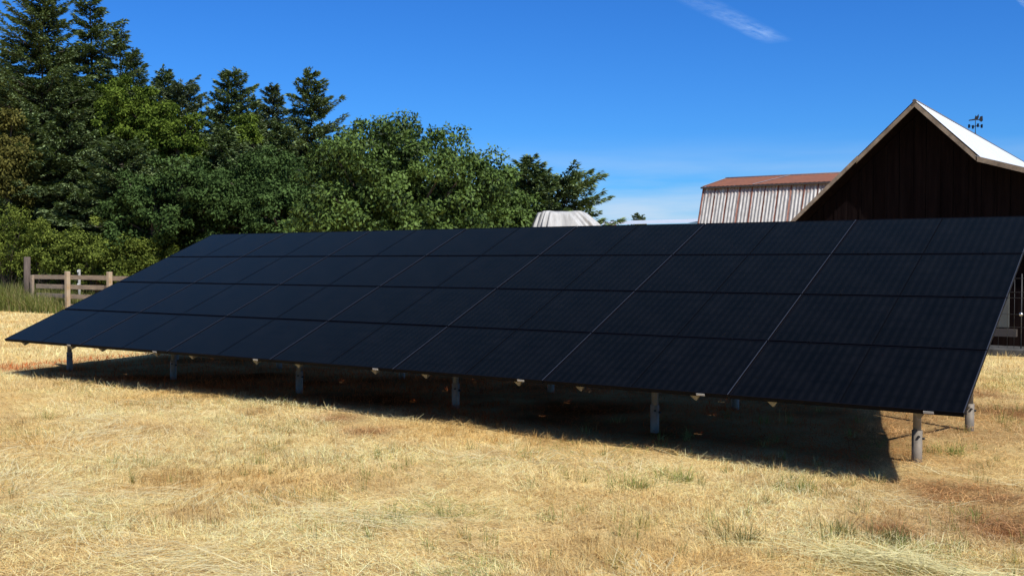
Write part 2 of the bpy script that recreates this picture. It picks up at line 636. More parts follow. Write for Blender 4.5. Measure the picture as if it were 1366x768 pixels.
for (px, py, r, kd, lb) in tufts:
    c0 = onz(px, py)
    n = 300 if kd != 'dry' else 170
    a = rng.uniform(0, 2 * PI, n); q = np.abs(rng.normal(0, r * 0.38, n))
    P = np.stack([q * np.cos(a) * 1.15 + 0.05 * np.sin(q * 40), q * np.sin(a), np.zeros(n)], -1)
    P[:, 2] = gh(P[:, 0] + c0[0], P[:, 1] + c0[1]) - 0.005
    g = {'green': (0.20, 0.27, 0.06), 'dark': (0.15, 0.16, 0.05), 'dry': (0.33, 0.29, 0.09)}[kd]
    col = np.array(g) * rng.uniform(0.6, 1.5, n)[:, None]
    col = np.where((rng.random(n) < .25)[:, None], GOLD * 0.8, col)
    l0 = np.clip(rng.normal(0.35, 0.3, n) + q, 0, 1.3)
    V, cc = blades(P, a + rng.normal(0, .8, n), 0.05 + 0.13 * rng.random(n) ** 2, rng.uniform(0.002, 0.0045, n), l0, l0 + rng.uniform(.1, .9, n), col)
    o = link('grass_tuft', quad_mesh('grass_tuft', V, tint=cc), TUFT, loc=(c0[0], c0[1], 0))
    tag(o, lb, 'grass tuft', 'green tufts in the straw')

# loose heap of pale straw bottom right
c0 = onz(1225, 757)
n = 1100
P = np.stack([rng.normal(0, 0.36, n), rng.normal(0, 0.13, n), np.zeros(n)], -1)
hgt = 0.11 * np.exp(-(P[:, 0] / 0.4) ** 2 - (P[:, 1] / 0.13) ** 2)
P[:, 2] = gh(P[:, 0] + c0[0], P[:, 1] + c0[1]) + rng.random(n) * hgt + 0.012
P = P - np.stack([np.full(n, 0.1), np.zeros(n), np.zeros(n)], -1)
V, cc = blades(P, rng.normal(-0.25, 0.6, n) + PI * (rng.random(n) < .5), rng.uniform(0.08, 0.42, n), rng.uniform(0.002, 0.0042, n),
               rng.normal(1.42, 0.09, n), rng.normal(1.66, 0.08, n), (PALE * np.array([1.0, 0.98, 0.85])) * rng.uniform(.6, 0.99, n)[:, None])
o = link('straw_heap', quad_mesh('straw_heap', V, tint=cc), colour_attr_mat('pale_straw', 0.7, .2, 0.03), loc=(c0[0], c0[1], 0))
tag(o, 'loose heap of long pale straw lying in the bottom right of the field', 'straw heap')

# ------------------------------------------------------------------ solar array
GL = 0.557
MW, RH = 1.840, 1.024
TILT = 0.4039
ct, st = math.cos(TILT), math.sin(TILT)
SL = Matrix(((1, 0, 0), (0, ct, -st), (0, st, ct)))


def sp(x, s, h=0.0):
    """point on the sloping array: x along, s up the slope, h above the glass"""
    return Vector((x, s * ct - h * st, GL + s * st + h * ct))


FRAME = mat('black_frame', (0.003, 0.003, 0.005), 0.6, 0.0, spec=0.08)
EDGE = mat('frame_edge', (0.035, 0.04, 0.055), 0.5, 0.0)
GALV = mat('galvanised_steel', (0.27, 0.225, 0.175), 0.6, 0.1, spec=0.2, noise=(9, (0.15, 0.135, 0.115), 0.35, 0.7), bump=0.1)
GALV2 = mat('weathered_pipe', (0.24, 0.225, 0.20), 0.6, 0.1, noise=(14, (0.2, 0.17, 0.13), 0.4, 0.7))
RAILM = mat('mill_rail', (0.20, 0.19, 0.17), 0.55, 0.35, noise=(12, (0.12, 0.11, 0.09), 0.4, 0.7))
LABELM = mat('white_sticker', (0.5, 0.49, 0.46), 0.6)
HOLE = mat('bolt_black', (0.01, 0.01, 0.01), 0.6)

GLASS = bpy.data.materials.new('cell_glass')
GLASS.use_nodes = True
t = GLASS.node_tree
b = t.nodes['Principled BSDF']
co = t.nodes.new('ShaderNodeTexCoord')
sx = t.nodes.new('ShaderNodeSeparateXYZ')
t.links.new(co.outputs['Object'], sx.inputs[0])


def mth(op, a, b_=None, c_=None):
    q = t.nodes.new('ShaderNodeMath')
    q.operation = op
    for k, v in enumerate((a, b_, c_)):
        if v is None: continue
        if isinstance(v, (int, float)): q.inputs[k].default_value = v
        else: t.links.new(v, q.inputs[k])
    return q.outputs[0]


# soft ribs along the slope (paler bus bars) and the cell rows across
fx = mth('FRACT', mth('DIVIDE', sx.outputs[0], 0.0785))
rib = mth('POWER', mth('ABSOLUTE', mth('SINE', mth('MULTIPLY', fx, PI))), 3.0)
fy = mth('FRACT', mth('DIVIDE', sx.outputs[1], 0.1645))
dash = mth('SUBTRACT', 1.0, mth('MULTIPLY', mth('POWER', mth('ABSOLUTE', mth('SUBTRACT', mth('MULTIPLY', fy, 2.0), 1.0)), 4.0), 0.75))
pat = mth('MULTIPLY', rib, dash)
fz = mth('FRACT', mth('DIVIDE', sx.outputs[0], 0.157))
cellgap = mth('LESS_THAN', mth('ABSOLUTE', mth('SUBTRACT', fz, 0.5)), 0.012)
ns = tnoise(2.2, 6)
ns2 = tnoise(45, 4)
dust = mth('MULTIPLY', mth('MAXIMUM', mth('SUBTRACT', ns.outputs[0], 0.42), 0.0), 0.9)
fac = mth('ADD', mth('MULTIPLY', pat, 0.17), mth('MULTIPLY', dust, ns2.outputs[0]))
crp = tramp(fac, [(0.0, (0.0010, 0.0009, 0.0014)), (1.0, (0.016, 0.0155, 0.019))])
cg = t.nodes.new('ShaderNodeMix')
cg.data_type = 'RGBA'
t.links.new(cellgap, cg.inputs[0])
t.links.new(crp.outputs[0], cg.inputs[6])
cg.inputs[7].default_value = (0.002, 0.002, 0.004, 1)
t.links.new(cg.outputs[2], b.inputs['Base Color'])
b.inputs['Roughness'].default_value = 0.22
b.inputs['IOR'].default_value = 1.36
rr = mth('ADD', 0.16, mth('MULTIPLY', ns.outputs[0], 0.14))
b.inputs['Specular IOR Level'].default_value = 0.0
b.inputs['Roughness'].default_value = 0.8
b.inputs['Sheen Weight'].default_value = 0.03
b.inputs['Sheen Roughness'].default_value = 0.3
gl = t.nodes.new('ShaderNodeBsdfGlossy')
gl.inputs['Color'].default_value = (0.90, 0.74, 0.57, 1)
t.links.new(rr, gl.inputs['Roughness'])
fr = t.nodes.new('ShaderNodeFresnel')
fr.inputs['IOR'].default_value = 1.25
gm_ = t.nodes.new('ShaderNodeMixShader')
t.links.new(fr.outputs[0], gm_.inputs[0])
t.links.new(b.outputs[0], gm_.inputs[1])
t.links.new(gl.outputs[0], gm_.inputs[2])
t.links.new(gm_.outputs[0], t.nodes['Material Output'].inputs[0])


def panel_meshes():
    w, h, g = MW - 0.016, RH - 0.020, 0.011
    # frame: four bars, black, with a mid bar across the centre of the module
    bm = bmesh.new()
    t0, t1 = -0.034, 0.002
    box(bm, (0, 0, t0), (w, g, t1)); box(bm, (0, h - g, t0), (w, h, t1))
    box(bm, (0, g, t0), (g, h - g, t1)); box(bm, (w - g, g, t0), (w, h - g, t1))
    me_f = bpy.data.meshes.new('frame'); bmesh.ops.recalc_face_normals(bm, faces=bm.faces[:]); bm.to_mesh(me_f); bm.free()
    me_f.materials.append(FRAME)
    bm = bmesh.new()
    box(bm, (g, g, -0.006), (w - g, h - g, 0.0))
    me_g = bpy.data.meshes.new('cell_glass'); bmesh.ops.recalc_face_normals(bm, faces=bm.faces[:]); bm.to_mesh(me_g); bm.free()
    me_g.materials.append(GLASS)
    bm = bmesh.new()
    box(bm, (w / 2 - 0.006, g + .001, 0.0006), (w / 2 + 0.006, h - g - .001, 0.0016))
    me_c = bpy.data.meshes.new('centre_gap'); bmesh.ops.recalc_face_normals(bm, faces=bm.faces[:]); bm.to_mesh(me_c); bm.free()
    me_c.materials.append(mat('gap_strip', (0.0015, 0.0015, 0.002), 0.6, spec=0.05))
    bm = bmesh.new()   # edge glint painted as a paler lip along the right hand frame bar
    box(bm, (w - 0.004, 0.0, 0.002), (w + 0.002, h, 0.0045))
    me_e = bpy.data.meshes.new('frame_lip'); bmesh.ops.recalc_face_normals(bm, faces=bm.faces[:]); bm.to_mesh(me_e); bm.free()
    me_e.materials.append(EDGE)
    bm = bmesh.new()   # back sheet
    box(bm, (g, g, -0.012), (w - g, h - g, -0.009))
    box(bm, (0.0, h - .002, -0.030), (w - 0.07, h + 0.022, -0.026))  # added tab under the row gap, keeps sunlight from slipping through
    me_b = bpy.data.meshes.new('back_sheet_sun_tab'); bmesh.ops.recalc_face_normals(bm, faces=bm.faces[:]); bm.to_mesh(me_b); bm.free()
    me_b.materials.append(FRAME)
    return me_f, me_g, me_c, me_e, me_b


array = empty('solar_array', (-6.4, 1.9, 0))
tag(array, 'long ground mounted array of black solar panels on steel posts in the dry field', 'solar array')
AO = Vector((-6.4, 1.9, 0))
me_f, me_g, me_c, me_e, me_b = panel_meshes()
for r in range(4):
    for c in range(7):
        base = sp(-(c + 1) * MW + 0.008, r * RH + 0.010) - AO
        f = bpy.data.objects.new('solar_panel', me_f); COL.objects.link(f); f.parent = array
        f.location = base
        jit = random.uniform(-0.0011, 0.0011)
        f.rotation_euler = (TILT + jit, random.uniform(-0.0006, 0.0006), 0)
        for nm, me in (('cell_glass', me_g), ('centre_gap', me_c), ('frame_lip', me_e), ('back_sheet_sun_tab', me_b)):
            q = bpy.data.objects.new(nm, me); COL.objects.link(q); q.parent = f
        if r == 0:
            bm = bmesh.new()
            xs = MW - 0.3
            box(bm, (xs, -0.004, -0.027), (xs + 0.075, -0.0005, -0.008))
            build('sticker', bm, LABELM, f)
        if r > 0:
            for xc in (MW * 0.2, MW * 0.8):
                bm = bmesh.new()
                box(bm, (xc - .02, -0.014, 0.002), (xc + .02, 0.006, 0.0065))
                tube(bm, (xc, -0.008, 0.0065), (xc, -0.008, 0.014), 0.006, n=6)
                build('clamp', bm, FRAME, f)

rail_n = [k + d for k in range(0, 14, 2) for d in (0.37, 1.62)]
for nn in rail_n:
    x = -nn * MW / 2
    bm = bmesh.new()
    # V shaped channel running up the slope, open top against the frames
    prof = [(-0.055, -0.036), (0.055, -0.036), (0.055, -0.045), (0.008, -0.118), (-0.008, -0.118), (-0.055, -0.045)]
    A = [bm.verts.new(sp(x + q[0], 0.03 + (0.03 if q[1] > -.1 else 0.045), q[1]) - AO) for q in prof]
    B = [bm.verts.new(sp(x + q[0], 4 * RH - 0.1, q[1]) - AO) for q in prof]
    bm.faces.new(A); bm.faces.new(B[::-1])
    for i in range(6):
        bm.faces.new((A[i], B[i], B[(i + 1) % 6], A[(i + 1) % 6]))
    build('rail', bm, RAILM, array)

yf, yr = 1.17, 3.09


def under(y):
    return GL + y * st / ct - 0.118 / ct


zf, zr = under(yf) - 0.045, under(yr) - 0.045
for (yy, zz) in ((yf, zf), (yr, zr)):
    bm = bmesh.new()
    tube(bm, Vector((-13.25, yy, zz)) - AO, Vector((-0.18, yy, zz)) - AO, 0.042, n=14)
    build('cross_beam', bm, GALV, array)
for k in range(6):
    x = -0.59 - 2.5008 * k
    for (yy, zz, xo) in ((yf, zf, 0), (yr, zr, 0.08)):
        px = x + xo
        g0 = float(gh(np.array(px), np.array(yy)))
        bm = bmesh.new()
        tube(bm, Vector((px, yy, g0 + 0.24)) - AO, Vector((px, yy, zz - 0.03)) - AO, 0.034, n=18)
        po = build('post', bm, GALV2, array)
        bm = bmesh.new()
        tube(bm, Vector((px, yy, -0.25)) - AO, Vector((px, yy, g0 + 0.275)) - AO, 0.044, n=18)
        build('post_sleeve', bm, GALV, po)
        bm = bmesh.new()
        tube(bm, Vector((px, yy, zz - 0.10)) - AO, Vector((px, yy, zz - 0.0)) - AO, 0.05, n=14)
        tube(bm, Vector((px - .06, yy, zz)) - AO, Vector((px + .06, yy, zz)) - AO, 0.05, n=14)
        build('beam_clamp', bm, GALV2, po)
        d = (CAM - np.array([px, yy, 0])); d[2] = 0
        bm = bmesh.new()
        a0 = -PI / 2 + 0.5
        v = Vector((math.cos(a0), math.sin(a0), 0))
        tube(bm, Vector((px, yy, g0 + 0.225)) + v * 0.042 - AO, Vector((px, yy, g0 + 0.225)) + v * 0.058 - AO, 0.011, n=8)
        build('bolt', bm, HOLE, po)
        bm = bmesh.new()
        v2 = Vector((1, 0.1, 0)).normalized()
        tube(bm, Vector((px, yy, g0 + 0.205)) + v2 * 0.042 - AO, Vector((px, yy, g0 + 0.205)) + v2 * 0.062 - AO, 0.011, n=8)
        build('bolt', bm, HOLE, po)
    bm = bmesh.new()
    tube(bm, Vector((x + .07, yr - 0.04, 0.22)) - AO, Vector((x + .03, yf + 0.03, zf - 0.14)) - AO, 0.022, n=10)
    build('brace', bm, GALV2, array)


# ------------------------------------------------------------------ brown barn
def roofsheet(bm, a, b, c, d, pitch=0.07, amp=0.009, steps_per=6, thick=0.0):
    """corrugated sheet: a-b is the upper edge, d-c the lower one; ribs run from upper to lower"""
    a, b, c, d = (Vector([float(v) for v in q]) for q in (a, b, c, d))
    L = (b - a).length
    n = max(4, int(L / pitch * steps_per))
    nrm = (b - a).cross(d - a).normalized()
    if nrm.z < 0: nrm = -nrm
    top = []; bot = []
    for i in range(n + 1):
        f = i / n
        o = nrm * (math.sin(2 * PI * f * L / pitch) * amp)
        top.append(bm.verts.new(a.lerp(b, f) + o))
        bot.append(bm.verts.new(d.lerp(c, f) + o))
    for i in range(n):
        bm.faces.new((top[i], top[i + 1], bot[i + 1], bot[i])).smooth = True


BY = 14.0
DB = 0.65   # overhang of the gable end
ap = ony(1220, 135, BY - DB); lb_ = ony(1058, 293, BY - DB); rb_ = ony(1303, 207, BY - DB); re_ = ony(1366, 222, BY - DB)
print('barn', ap, lb_, rb_, re_)
AX, AZ = ap[0], ap[2]
SLP = (AZ - lb_[2]) / (AX - lb_[0])
RSL = (AZ - rb_[2]) / (rb_[0] - AX)
LSL = (rb_[2] - re_[2]) / (re_[0] - rb_[0])
BX, BZ = rb_[0], rb_[2]
XL = AX - 3.4; ZL = AZ - SLP * 3.4
XR = BX + 5.0; ZR = BZ - LSL * 5.0
BEND = 28.3
barn = empty('wooden_barn', (AX, (BY + BEND) / 2, 0))
tag(barn, 'dark brown board barn with white metal roof and steep gable behind the solar array', 'barn')
BO = Vector((AX, (BY + BEND) / 2, 0))
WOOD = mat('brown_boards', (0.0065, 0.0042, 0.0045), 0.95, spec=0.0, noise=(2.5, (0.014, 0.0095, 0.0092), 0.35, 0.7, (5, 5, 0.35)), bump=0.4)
TRIM = mat('weathered_trim', (0.30, 0.23, 0.165), 0.8, noise=(4, (0.13, 0.095, 0.065), 0.35, 0.68, (1, 1, 1)), bump=0.4)
WROOF = mat('white_metal_roof', (0.78, 0.80, 0.80), 0.35, 0.1, noise=(1.4, (0.66, 0.68, 0.68), 0.4, 0.8))
DARKI = mat('barn_dark', (0.02, 0.017, 0.015), 0.9)


def ztop(x):
    if x <= AX: return AZ - (AX - x) * SLP
    if x <= BX: return AZ - (x - AX) * RSL
    return BZ - (x - BX) * LSL


bm = bmesh.new()
xx = XL + 0.35
wdt = 0.262
while xx < XR - 0.3:
    x1 = min(xx + wdt, XR - 0.3)
    pro = 0.004 + 0.006 * random.random()
    cuts = sorted([xx + 0.006] + [v for v in (AX, BX) if xx + 0.006 < v < x1 - 0.006] + [x1 - 0.006])
    for a, b_ in zip(cuts[:-1], cuts[1:]):
        prism(bm, [(a, 0), (b_, 0), (b_, ztop(b_) - 0.10), (a, ztop(a) - 0.10)], BY - pro, BY + 0.03)
    xx = x1
for v in bm.verts: v.co -= BO
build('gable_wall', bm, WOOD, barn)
bm = bmesh.new()   # sheathing behind boards, other walls
pts_ = [(XL + .35, 0), (XR - .3, 0), (XR - .3, ztop(XR - .3) - .12), (BX, BZ - .12), (AX, AZ - .14), (XL + .35, ztop(XL + .35) - .12)]
prism(bm, pts_, BY + 0.033, BEND)
for v in bm.verts: v.co -= BO
build('wall', bm, DARKI, barn)
# gaps: battens over every second joint
bm = bmesh.new()
xx = XL + 0.35 + wdt
k = 0
while xx < XR - 0.4:
    if k % 2 == 0 and abs(xx - AX) > 0.06:
        z1 = min(ztop(xx - .02), ztop(xx + .02)) - 0.12
        box(bm, (xx - 0.018, BY - 0.028, 0.0), (xx + 0.018, BY - 0.011, z1))
    xx += wdt; k += 1
for v in bm.verts: v.co -= BO
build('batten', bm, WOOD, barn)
# roofs
Y0 = BY - DB; Y1 = BEND + 0.4


def rp(x, z, y): return Vector((x, y, z)) - BO


bm = bmesh.new()
roofsheet(bm, rp(AX, AZ + .02, Y0), rp(AX, AZ + .02, Y1), rp(BX + .08, BZ - .05, Y1), rp(BX + .08, BZ - .05, Y0), 0.2, 0.012)
build('roof', bm, WROOF, barn)
bm = bmesh.new()
roofsheet(bm, rp(AX, AZ + .02, Y0), rp(AX, AZ + .02, Y1), rp(XL, ZL, Y1), rp(XL, ZL, Y0), 0.2, 0.012)
build('roof', bm, WROOF, barn)
bm = bmesh.new()
roofsheet(bm, rp(BX - .1, BZ + .012, Y0), rp(BX - .1, BZ + .012, Y1), rp(XR, ZR, Y1), rp(XR, ZR, Y0), 0.2, 0.012)
build('lean_to_roof', bm, WROOF, barn)
bm = bmesh.new()   # roof boarding under the sheets, so the overhang is solid
th = 0.07
prism(bm, [(AX, AZ - .012), (BX, BZ - .035), (BX, BZ - th), (AX, AZ - .012 - th), (XL, ZL - .02 - th), (XL, ZL - .02)], Y0 + 0.03, Y1 - 0.03)
prism(bm, [(BX + .01, BZ - .03), (XR, ZR - .02), (XR, ZR - .02 - th), (BX + .01, BZ - .03 - th)], Y0 + 0.03, Y1 - 0.03)
for v in bm.verts: v.co -= BO
build('roof_boarding', bm, WOOD, barn)


def rake(x0, z0, x1, z1, w_=0.125, y=Y0, tk=0.028):
    bm = bmesh.new()
    prism(bm, [(x0, z0), (x1, z1), (x1, z1 - w_), (x0, z0 - w_)], y - tk + 0.03, y + 0.028)
    for v in bm.verts: v.co -= BO
    return build('rake_board', bm, TRIM, barn)


jx = ony(1142, 210, BY - DB)[0]
rake(AX, AZ - .005, jx, ztop(jx) - .005, 0.1)
rake(jx + .03, ztop(jx + .03) + .02, XL, ZL + .01, 0.10, Y0 - 0.03)
rake(AX + .002, AZ - .005, BX - .02, ztop(BX - .02) - .01, 0.11)
rake(BX, BZ - .02, XR, ZR - .02, 0.10)
bm = bmesh.new()
tube(bm, rp(AX, AZ + 0.0, Y0 - 0.02), rp(AX, AZ + 0.0, Y1), 0.04, n=8)
build('ridge_cap', bm, mat('ridge_metal', (0.12, 0.1, 0.09), 0.6, 0.3), barn)

# things at the foot of the barn, seen past the right end of the array
gate = empty('wire_gate', onz(1356, 474))
GY_ = float(onz(1356, 474)[1])
tag(gate, 'wire mesh gate in front of the dark barn wall, right of the array', 'gate')
WIRE = mat('gate_wire', (0.06, 0.06, 0.058), 0.5, 0.3)
bm = bmesh.new()
g0 = Vector(onz(1356, 474))
x0 = -1.95 - g0.x; x1 = 0.2 - g0.x
bm.free()
for yy in (371, 389.5, 397, 419, 436):
    z = float(ony(1345, yy, GY_)[2])
    bm = bmesh.new()
    tube(bm, (x0, 0, z), (x1, 0, z), 0.0045, n=5)
    build('wire', bm, WIRE, gate)
for px in (1332, 1344, 1353, 1362.5):
    xq = float(ony(px, 420, GY_)[0]) - g0.x
    bm = bmesh.new()
    tube(bm, (xq, 0.006, 0.0), (xq, 0.006, 1.5), 0.004 if px < 1360 else 0.011, n=6)
    build('upright', bm, WIRE, gate)
bm = bmesh.new()
q = Vector(ony(1362, 419, GY_ - 0.05)) - g0
bmesh.ops.create_uvsphere(bm, u_segments=12, v_segments=8, radius=0.038, matrix=Matrix.Translation(q))
build('latch_knob', bm, mat('knob_steel', (0.6, 0.6, 0.6), 0.25, 0.9), gate, smooth=True)
# pale door panel leaning by the wall
pd = Vector(ony(1334, 437, 13.6))
bm = bmesh.new()
box(bm, (-0.85, -0.02, 0), (0.16, 0.02, 0.92), bev=0.006)
door = build('door_panel', bm, mat('grey_panel', (0.085, 0.088, 0.078), 0.7, noise=(3, (0.06, 0.062, 0.055), .4, .7)), loc=(pd.x, 13.6, pd.z))
tag(door, 'flat pale grey panel standing behind the wire gate by the barn', 'panel')
bm = bmesh.new()
box(bm, (-1.6, -.02, -.16), (0.3, .16, -0.02))
o = build('plank', bm, mat('dark_plank', (0.05, 0.04, 0.035), 0.8), loc=(pd.x, 13.5, pd.z))
tag(o, 'dark low plank lying under the pale grey panel', 'plank')
st_ = onz(1345, 477)
bm = bmesh.new()
box(bm, (-2.4, 0, -0.1), (3.2, 0.85, 0.13), bev=0.02)
o = build('concrete_step', bm, mat('concrete', (0.10, 0.095, 0.085), 0.9, noise=(8, (0.03, 0.028, 0.025), .35, .65), bump=.4), loc=(st_[0], st_[1] + .35, 0))
tag(o, 'rough grey concrete step along the foot of the brown barn', 'step')

# weather vane on the ridge
vz = AZ + 0.03
dd = ray(1301, 182)
vp = CAM + dd * (AX - CAM[0]) / dd[0] if abs(dd[0]) > 1e-6 else CAM
vy = float(vp[1]); print('vane', vy)
vane = empty('weather_vane', (AX, vy, vz))
vane.scale = (0.78, 0.78, 1.0)
tag(vane, 'black metal weather vane with compass arms on the barn ridge', 'weather vane')
IRON = mat('black_iron', (0.015, 0.015, 0.018), 0.5, 0.5)
bm = bmesh.new()
tube(bm, (0, 0, -0.03), (0, 0, 0.42), 0.011, n=8)
tube(bm, (0, 0, -0.03), (0, 0, 0.05), 0.035, 0.014, n=8)
build('mast', bm, IRON, vane)
bm = bmesh.new()
for a in (0.55, 0.55 + PI / 2):
    tube(bm, (-0.2 * math.cos(a), -0.2 * math.sin(a), .2), (0.2 * math.cos(a), 0.2 * math.sin(a), .2), 0.007, n=6)
for k in range(4):
    a = 0.55 + k * PI / 2
    c = Vector((0.2 * math.cos(a), 0.2 * math.sin(a), .2))
    box(bm, (-.035, -.006, -.045), (.035, .006, .045), Matrix.Translation(c) @ Matrix.Rotation(yaw * -1 * 0 - 0.5, 4, 'Z'))
build('compass_arm', bm, IRON, vane)
bm = bmesh.new()
RZ = Matrix.Rotation(0.35, 4, 'Z')
for pl, th_ in (([(-.2, .335), (-.2, .36), (.02, .39), (.12, .37), (.12, .35), (.0, .35)], .01),
                ([(-.03, .38), (.0, .47), (.035, .44), (.09, .50), (.10, .42), (.07, .38)], .012),
                ([(.10, .35), (.14, .44), (.21, .45), (.22, .33), (.17, .30)], .011)):
    prism(bm, pl, -th_, th_)
for v in bm.verts: v.co = RZ @ v.co
build('rooster', bm, IRON, vane)

# ------------------------------------------------------------------ rear corrugated barn
RUST = bpy.data.materials.new('rusty_corrugated')
RUST.use_nodes = True
t = RUST.node_tree
b = t.nodes['Principled BSDF']
co = t.nodes.new('ShaderNodeTexCoord')
sx = t.nodes.new('ShaderNodeSeparateXYZ')
t.links.new(co.outputs['Object'], sx.inputs[0])
wob = tnoise(1.2, 4, (1, 1, 3.0))
fx = mth('FRACT', mth('ADD', mth('DIVIDE', sx.outputs[0], 0.71), mth('MULTIPLY', wob.outputs[0], 0.10)))
band = mth('GREATER_THAN', fx, 0.87)
n1 = tnoise(2.5, 8, (3, 1, 0.5))
keepr = mth('GREATER_THAN', n1.outputs[0], 0.38)
topr = mth('MULTIPLY', mth('GREATER_THAN', mth('ADD', mth('MULTIPLY', sx.outputs[2], 0.45), n1.outputs[0]), 3.02), 0.5)
rf = mth('MAXIMUM', mth('MULTIPLY', band, keepr), topr)
n3 = tnoise(5, 8, (2, 1, 0.4))
base_ = tramp(n3.outputs[0], [(0.3, (0.30, 0.27, 0.24)), (0.7, (0.56, 0.54, 0.51))])
rustc = tramp(n3.outputs[0], [(0.3, (0.12, 0.035, 0.022)), (0.7, (0.27, 0.11, 0.065))])
g_ = tmix(rf, base_.outputs[0], rustc.outputs[0])
t.links.new(g_.outputs[2], b.inputs['Base Color'])
b.inputs['Roughness'].default_value = 0.55
b.inputs['Metallic'].default_value = 0.15
RROOF = mat('rusted_roof', (0.33, 0.12, 0.055), 0.7, noise=(1.6, (0.19, 0.075, 0.04), 0.35, 0.7, (1, 3, 1)))
GREYR = mat('dull_metal_edge', (0.05, 0.04, 0.04), 0.7)
QX0, QX1 = -21.75, -7.0
rb = empty('corrugated_barn', (-14.5, 48.3, 0))
RO = Vector((-14.5, 48.3, 0))
tag(rb, 'old barn of rust streaked white corrugated metal with red rusty roof', 'barn')
kx = [(44.0, 3.2), (45.0, 5.98), (48.2, 6.67)]


def R3(x, k): return Vector((x, k[0], k[1])) - RO


bm = bmesh.new()
roofsheet(bm, R3(QX0, kx[1]), R3(QX1, kx[1]), R3(QX1, kx[0]), R3(QX0, kx[0]), 0.19, 0.022, 8)
build('wall', bm, RUST, rb)
bm = bmesh.new()
up0 = (kx[1][0] - 0.18, kx[1][1] - 0.01)
roofsheet(bm, R3(QX0 + .0, kx[2]), R3(QX1, kx[2]), R3(QX1, up0), R3(QX0 - .05, up0), 0.25, 0.008, 4)
build('roof', bm, RROOF, rb)
bm = bmesh.new()
roofsheet(bm, R3(QX0, kx[2]), R3(QX1, kx[2]), R3(QX1, (51.5, 5.98)), R3(QX0, (51.5, 5.98)), 0.25, 0.008, 4)
roofsheet(bm, R3(QX0, (51.5, 5.98)), R3(QX1, (51.5, 5.98)), R3(QX1, (52.5, 3.2)), R3(QX0, (52.5, 3.2)), 0.25, 0.008, 4)
build('rear_roof', bm, RROOF, rb)
bm = bmesh.new()
box(bm, (QX0 - .04, 44.76, 5.86), (QX1, 44.83, 5.955))
for v in bm.verts: v.co -= RO
build('eave_board', bm, GREYR, rb)
bm = bmesh.new()   # end wall + lower wall
for X in (QX0 + .03, QX1 - .03):
    a = [bm.verts.new(Vector((X, *q)) - RO) for q in ((44.1, 0), (44.1, 3.2), (45.06, 5.9), (48.2, 6.6), (51.4, 5.9), (52.4, 3.2), (52.4, 0))]
    bm.faces.new(a)
box(bm, (-14.5 + 14.5 + QX0 + .1 + 14.5 - 14.5, 44.12, 0), (QX1 - .1, 44.2, 3.22))
for v in list(bm.verts)[-8:]: v.co -= RO
build('lower_wall', bm, mat('grey_boards', (0.2, 0.19, 0.18), 0.8), rb)
bm = bmesh.new()
for fx_ in (0.0, 2.9, 9.0):
    a = R3(QX0 + fx_ + 0.9 * (fx_ > 0), kx[2]); b2 = R3(QX0 + fx_, up0)
    d_ = (b2 - a)
    for s in (0, ):
        p0, p1 = a + Vector((0, 0, .03)), b2 + Vector((0, 0, .03))
        v4 = [bm.verts.new(q) for q in (p0, p0 + Vector((.1, 0, 0)), p1 + Vector((.1, 0, 0)), p1)]
        bm.faces.new(v4)
tube(bm, R3(QX0, (48.2, 6.69)), R3(QX1, (48.2, 6.69)), 0.045, n=6)
build('roof_flashing', bm, mat('pale_flashing', (0.5, 0.48, 0.46), 0.5, .3), rb)

# low white roofed shed far behind
wy = 62.0
p0, p1 = ony(806, 296.5, wy), ony(917, 294, wy)
q1 = ony(930, 293, wy)
ws = empty('white_shed', (float(p0[0] + p1[0]) / 2, wy + 3, 0))
WO = Vector(ws.location)
tag(ws, 'low shed with long flat white metal roof far behind the array', 'shed')
bm = bmesh.new()
prism(bm, [(p0[0] - 2, 0), (q1[0] + .1, 0), (q1[0] + .1, p1[2] - .5), (p0[0] - 2, p0[2] - .5)], wy + .6, wy + 6)
for v in bm.verts: v.co -= WO
build('wall', bm, mat('shed_wall', (0.35, 0.35, 0.36), 0.7), ws)
bm = bmesh.new()
zt = float(p1[2]) + 0.24
vs = [bm.verts.new(Vector(q) - WO) for q in ((p0[0] - 2, wy, zt - .42), (p1[0], wy, zt - .42), (q1[0], wy + 3, zt), (p0[0] - 1, wy + 3, zt))]
bm.faces.new(vs)
build('roof', bm, WROOF, ws)
bm = bmesh.new()
vs = [bm.verts.new(Vector(q) - WO) for q in ((p1[0], wy, zt - .44), (q1[0] + 1.2, wy + 1.0, zt - .44), (q1[0] + .02, wy + 3, zt + .02))]
bm.faces.new(vs)
build('gable', bm, mat('shed_gable', (0.06, 0.07, 0.085), 0.7), ws)
bm = bmesh.new()
rx = float(ony(812, 299, wy)[0])
box(bm, (rx, wy - .06, zt - .62), (rx + .7, wy - .03, zt - .46))
for v in bm.verts: v.co -= WO
build('red_sign', bm, mat('faded_red', (0.45, 0.1, 0.08), 0.7), ws)

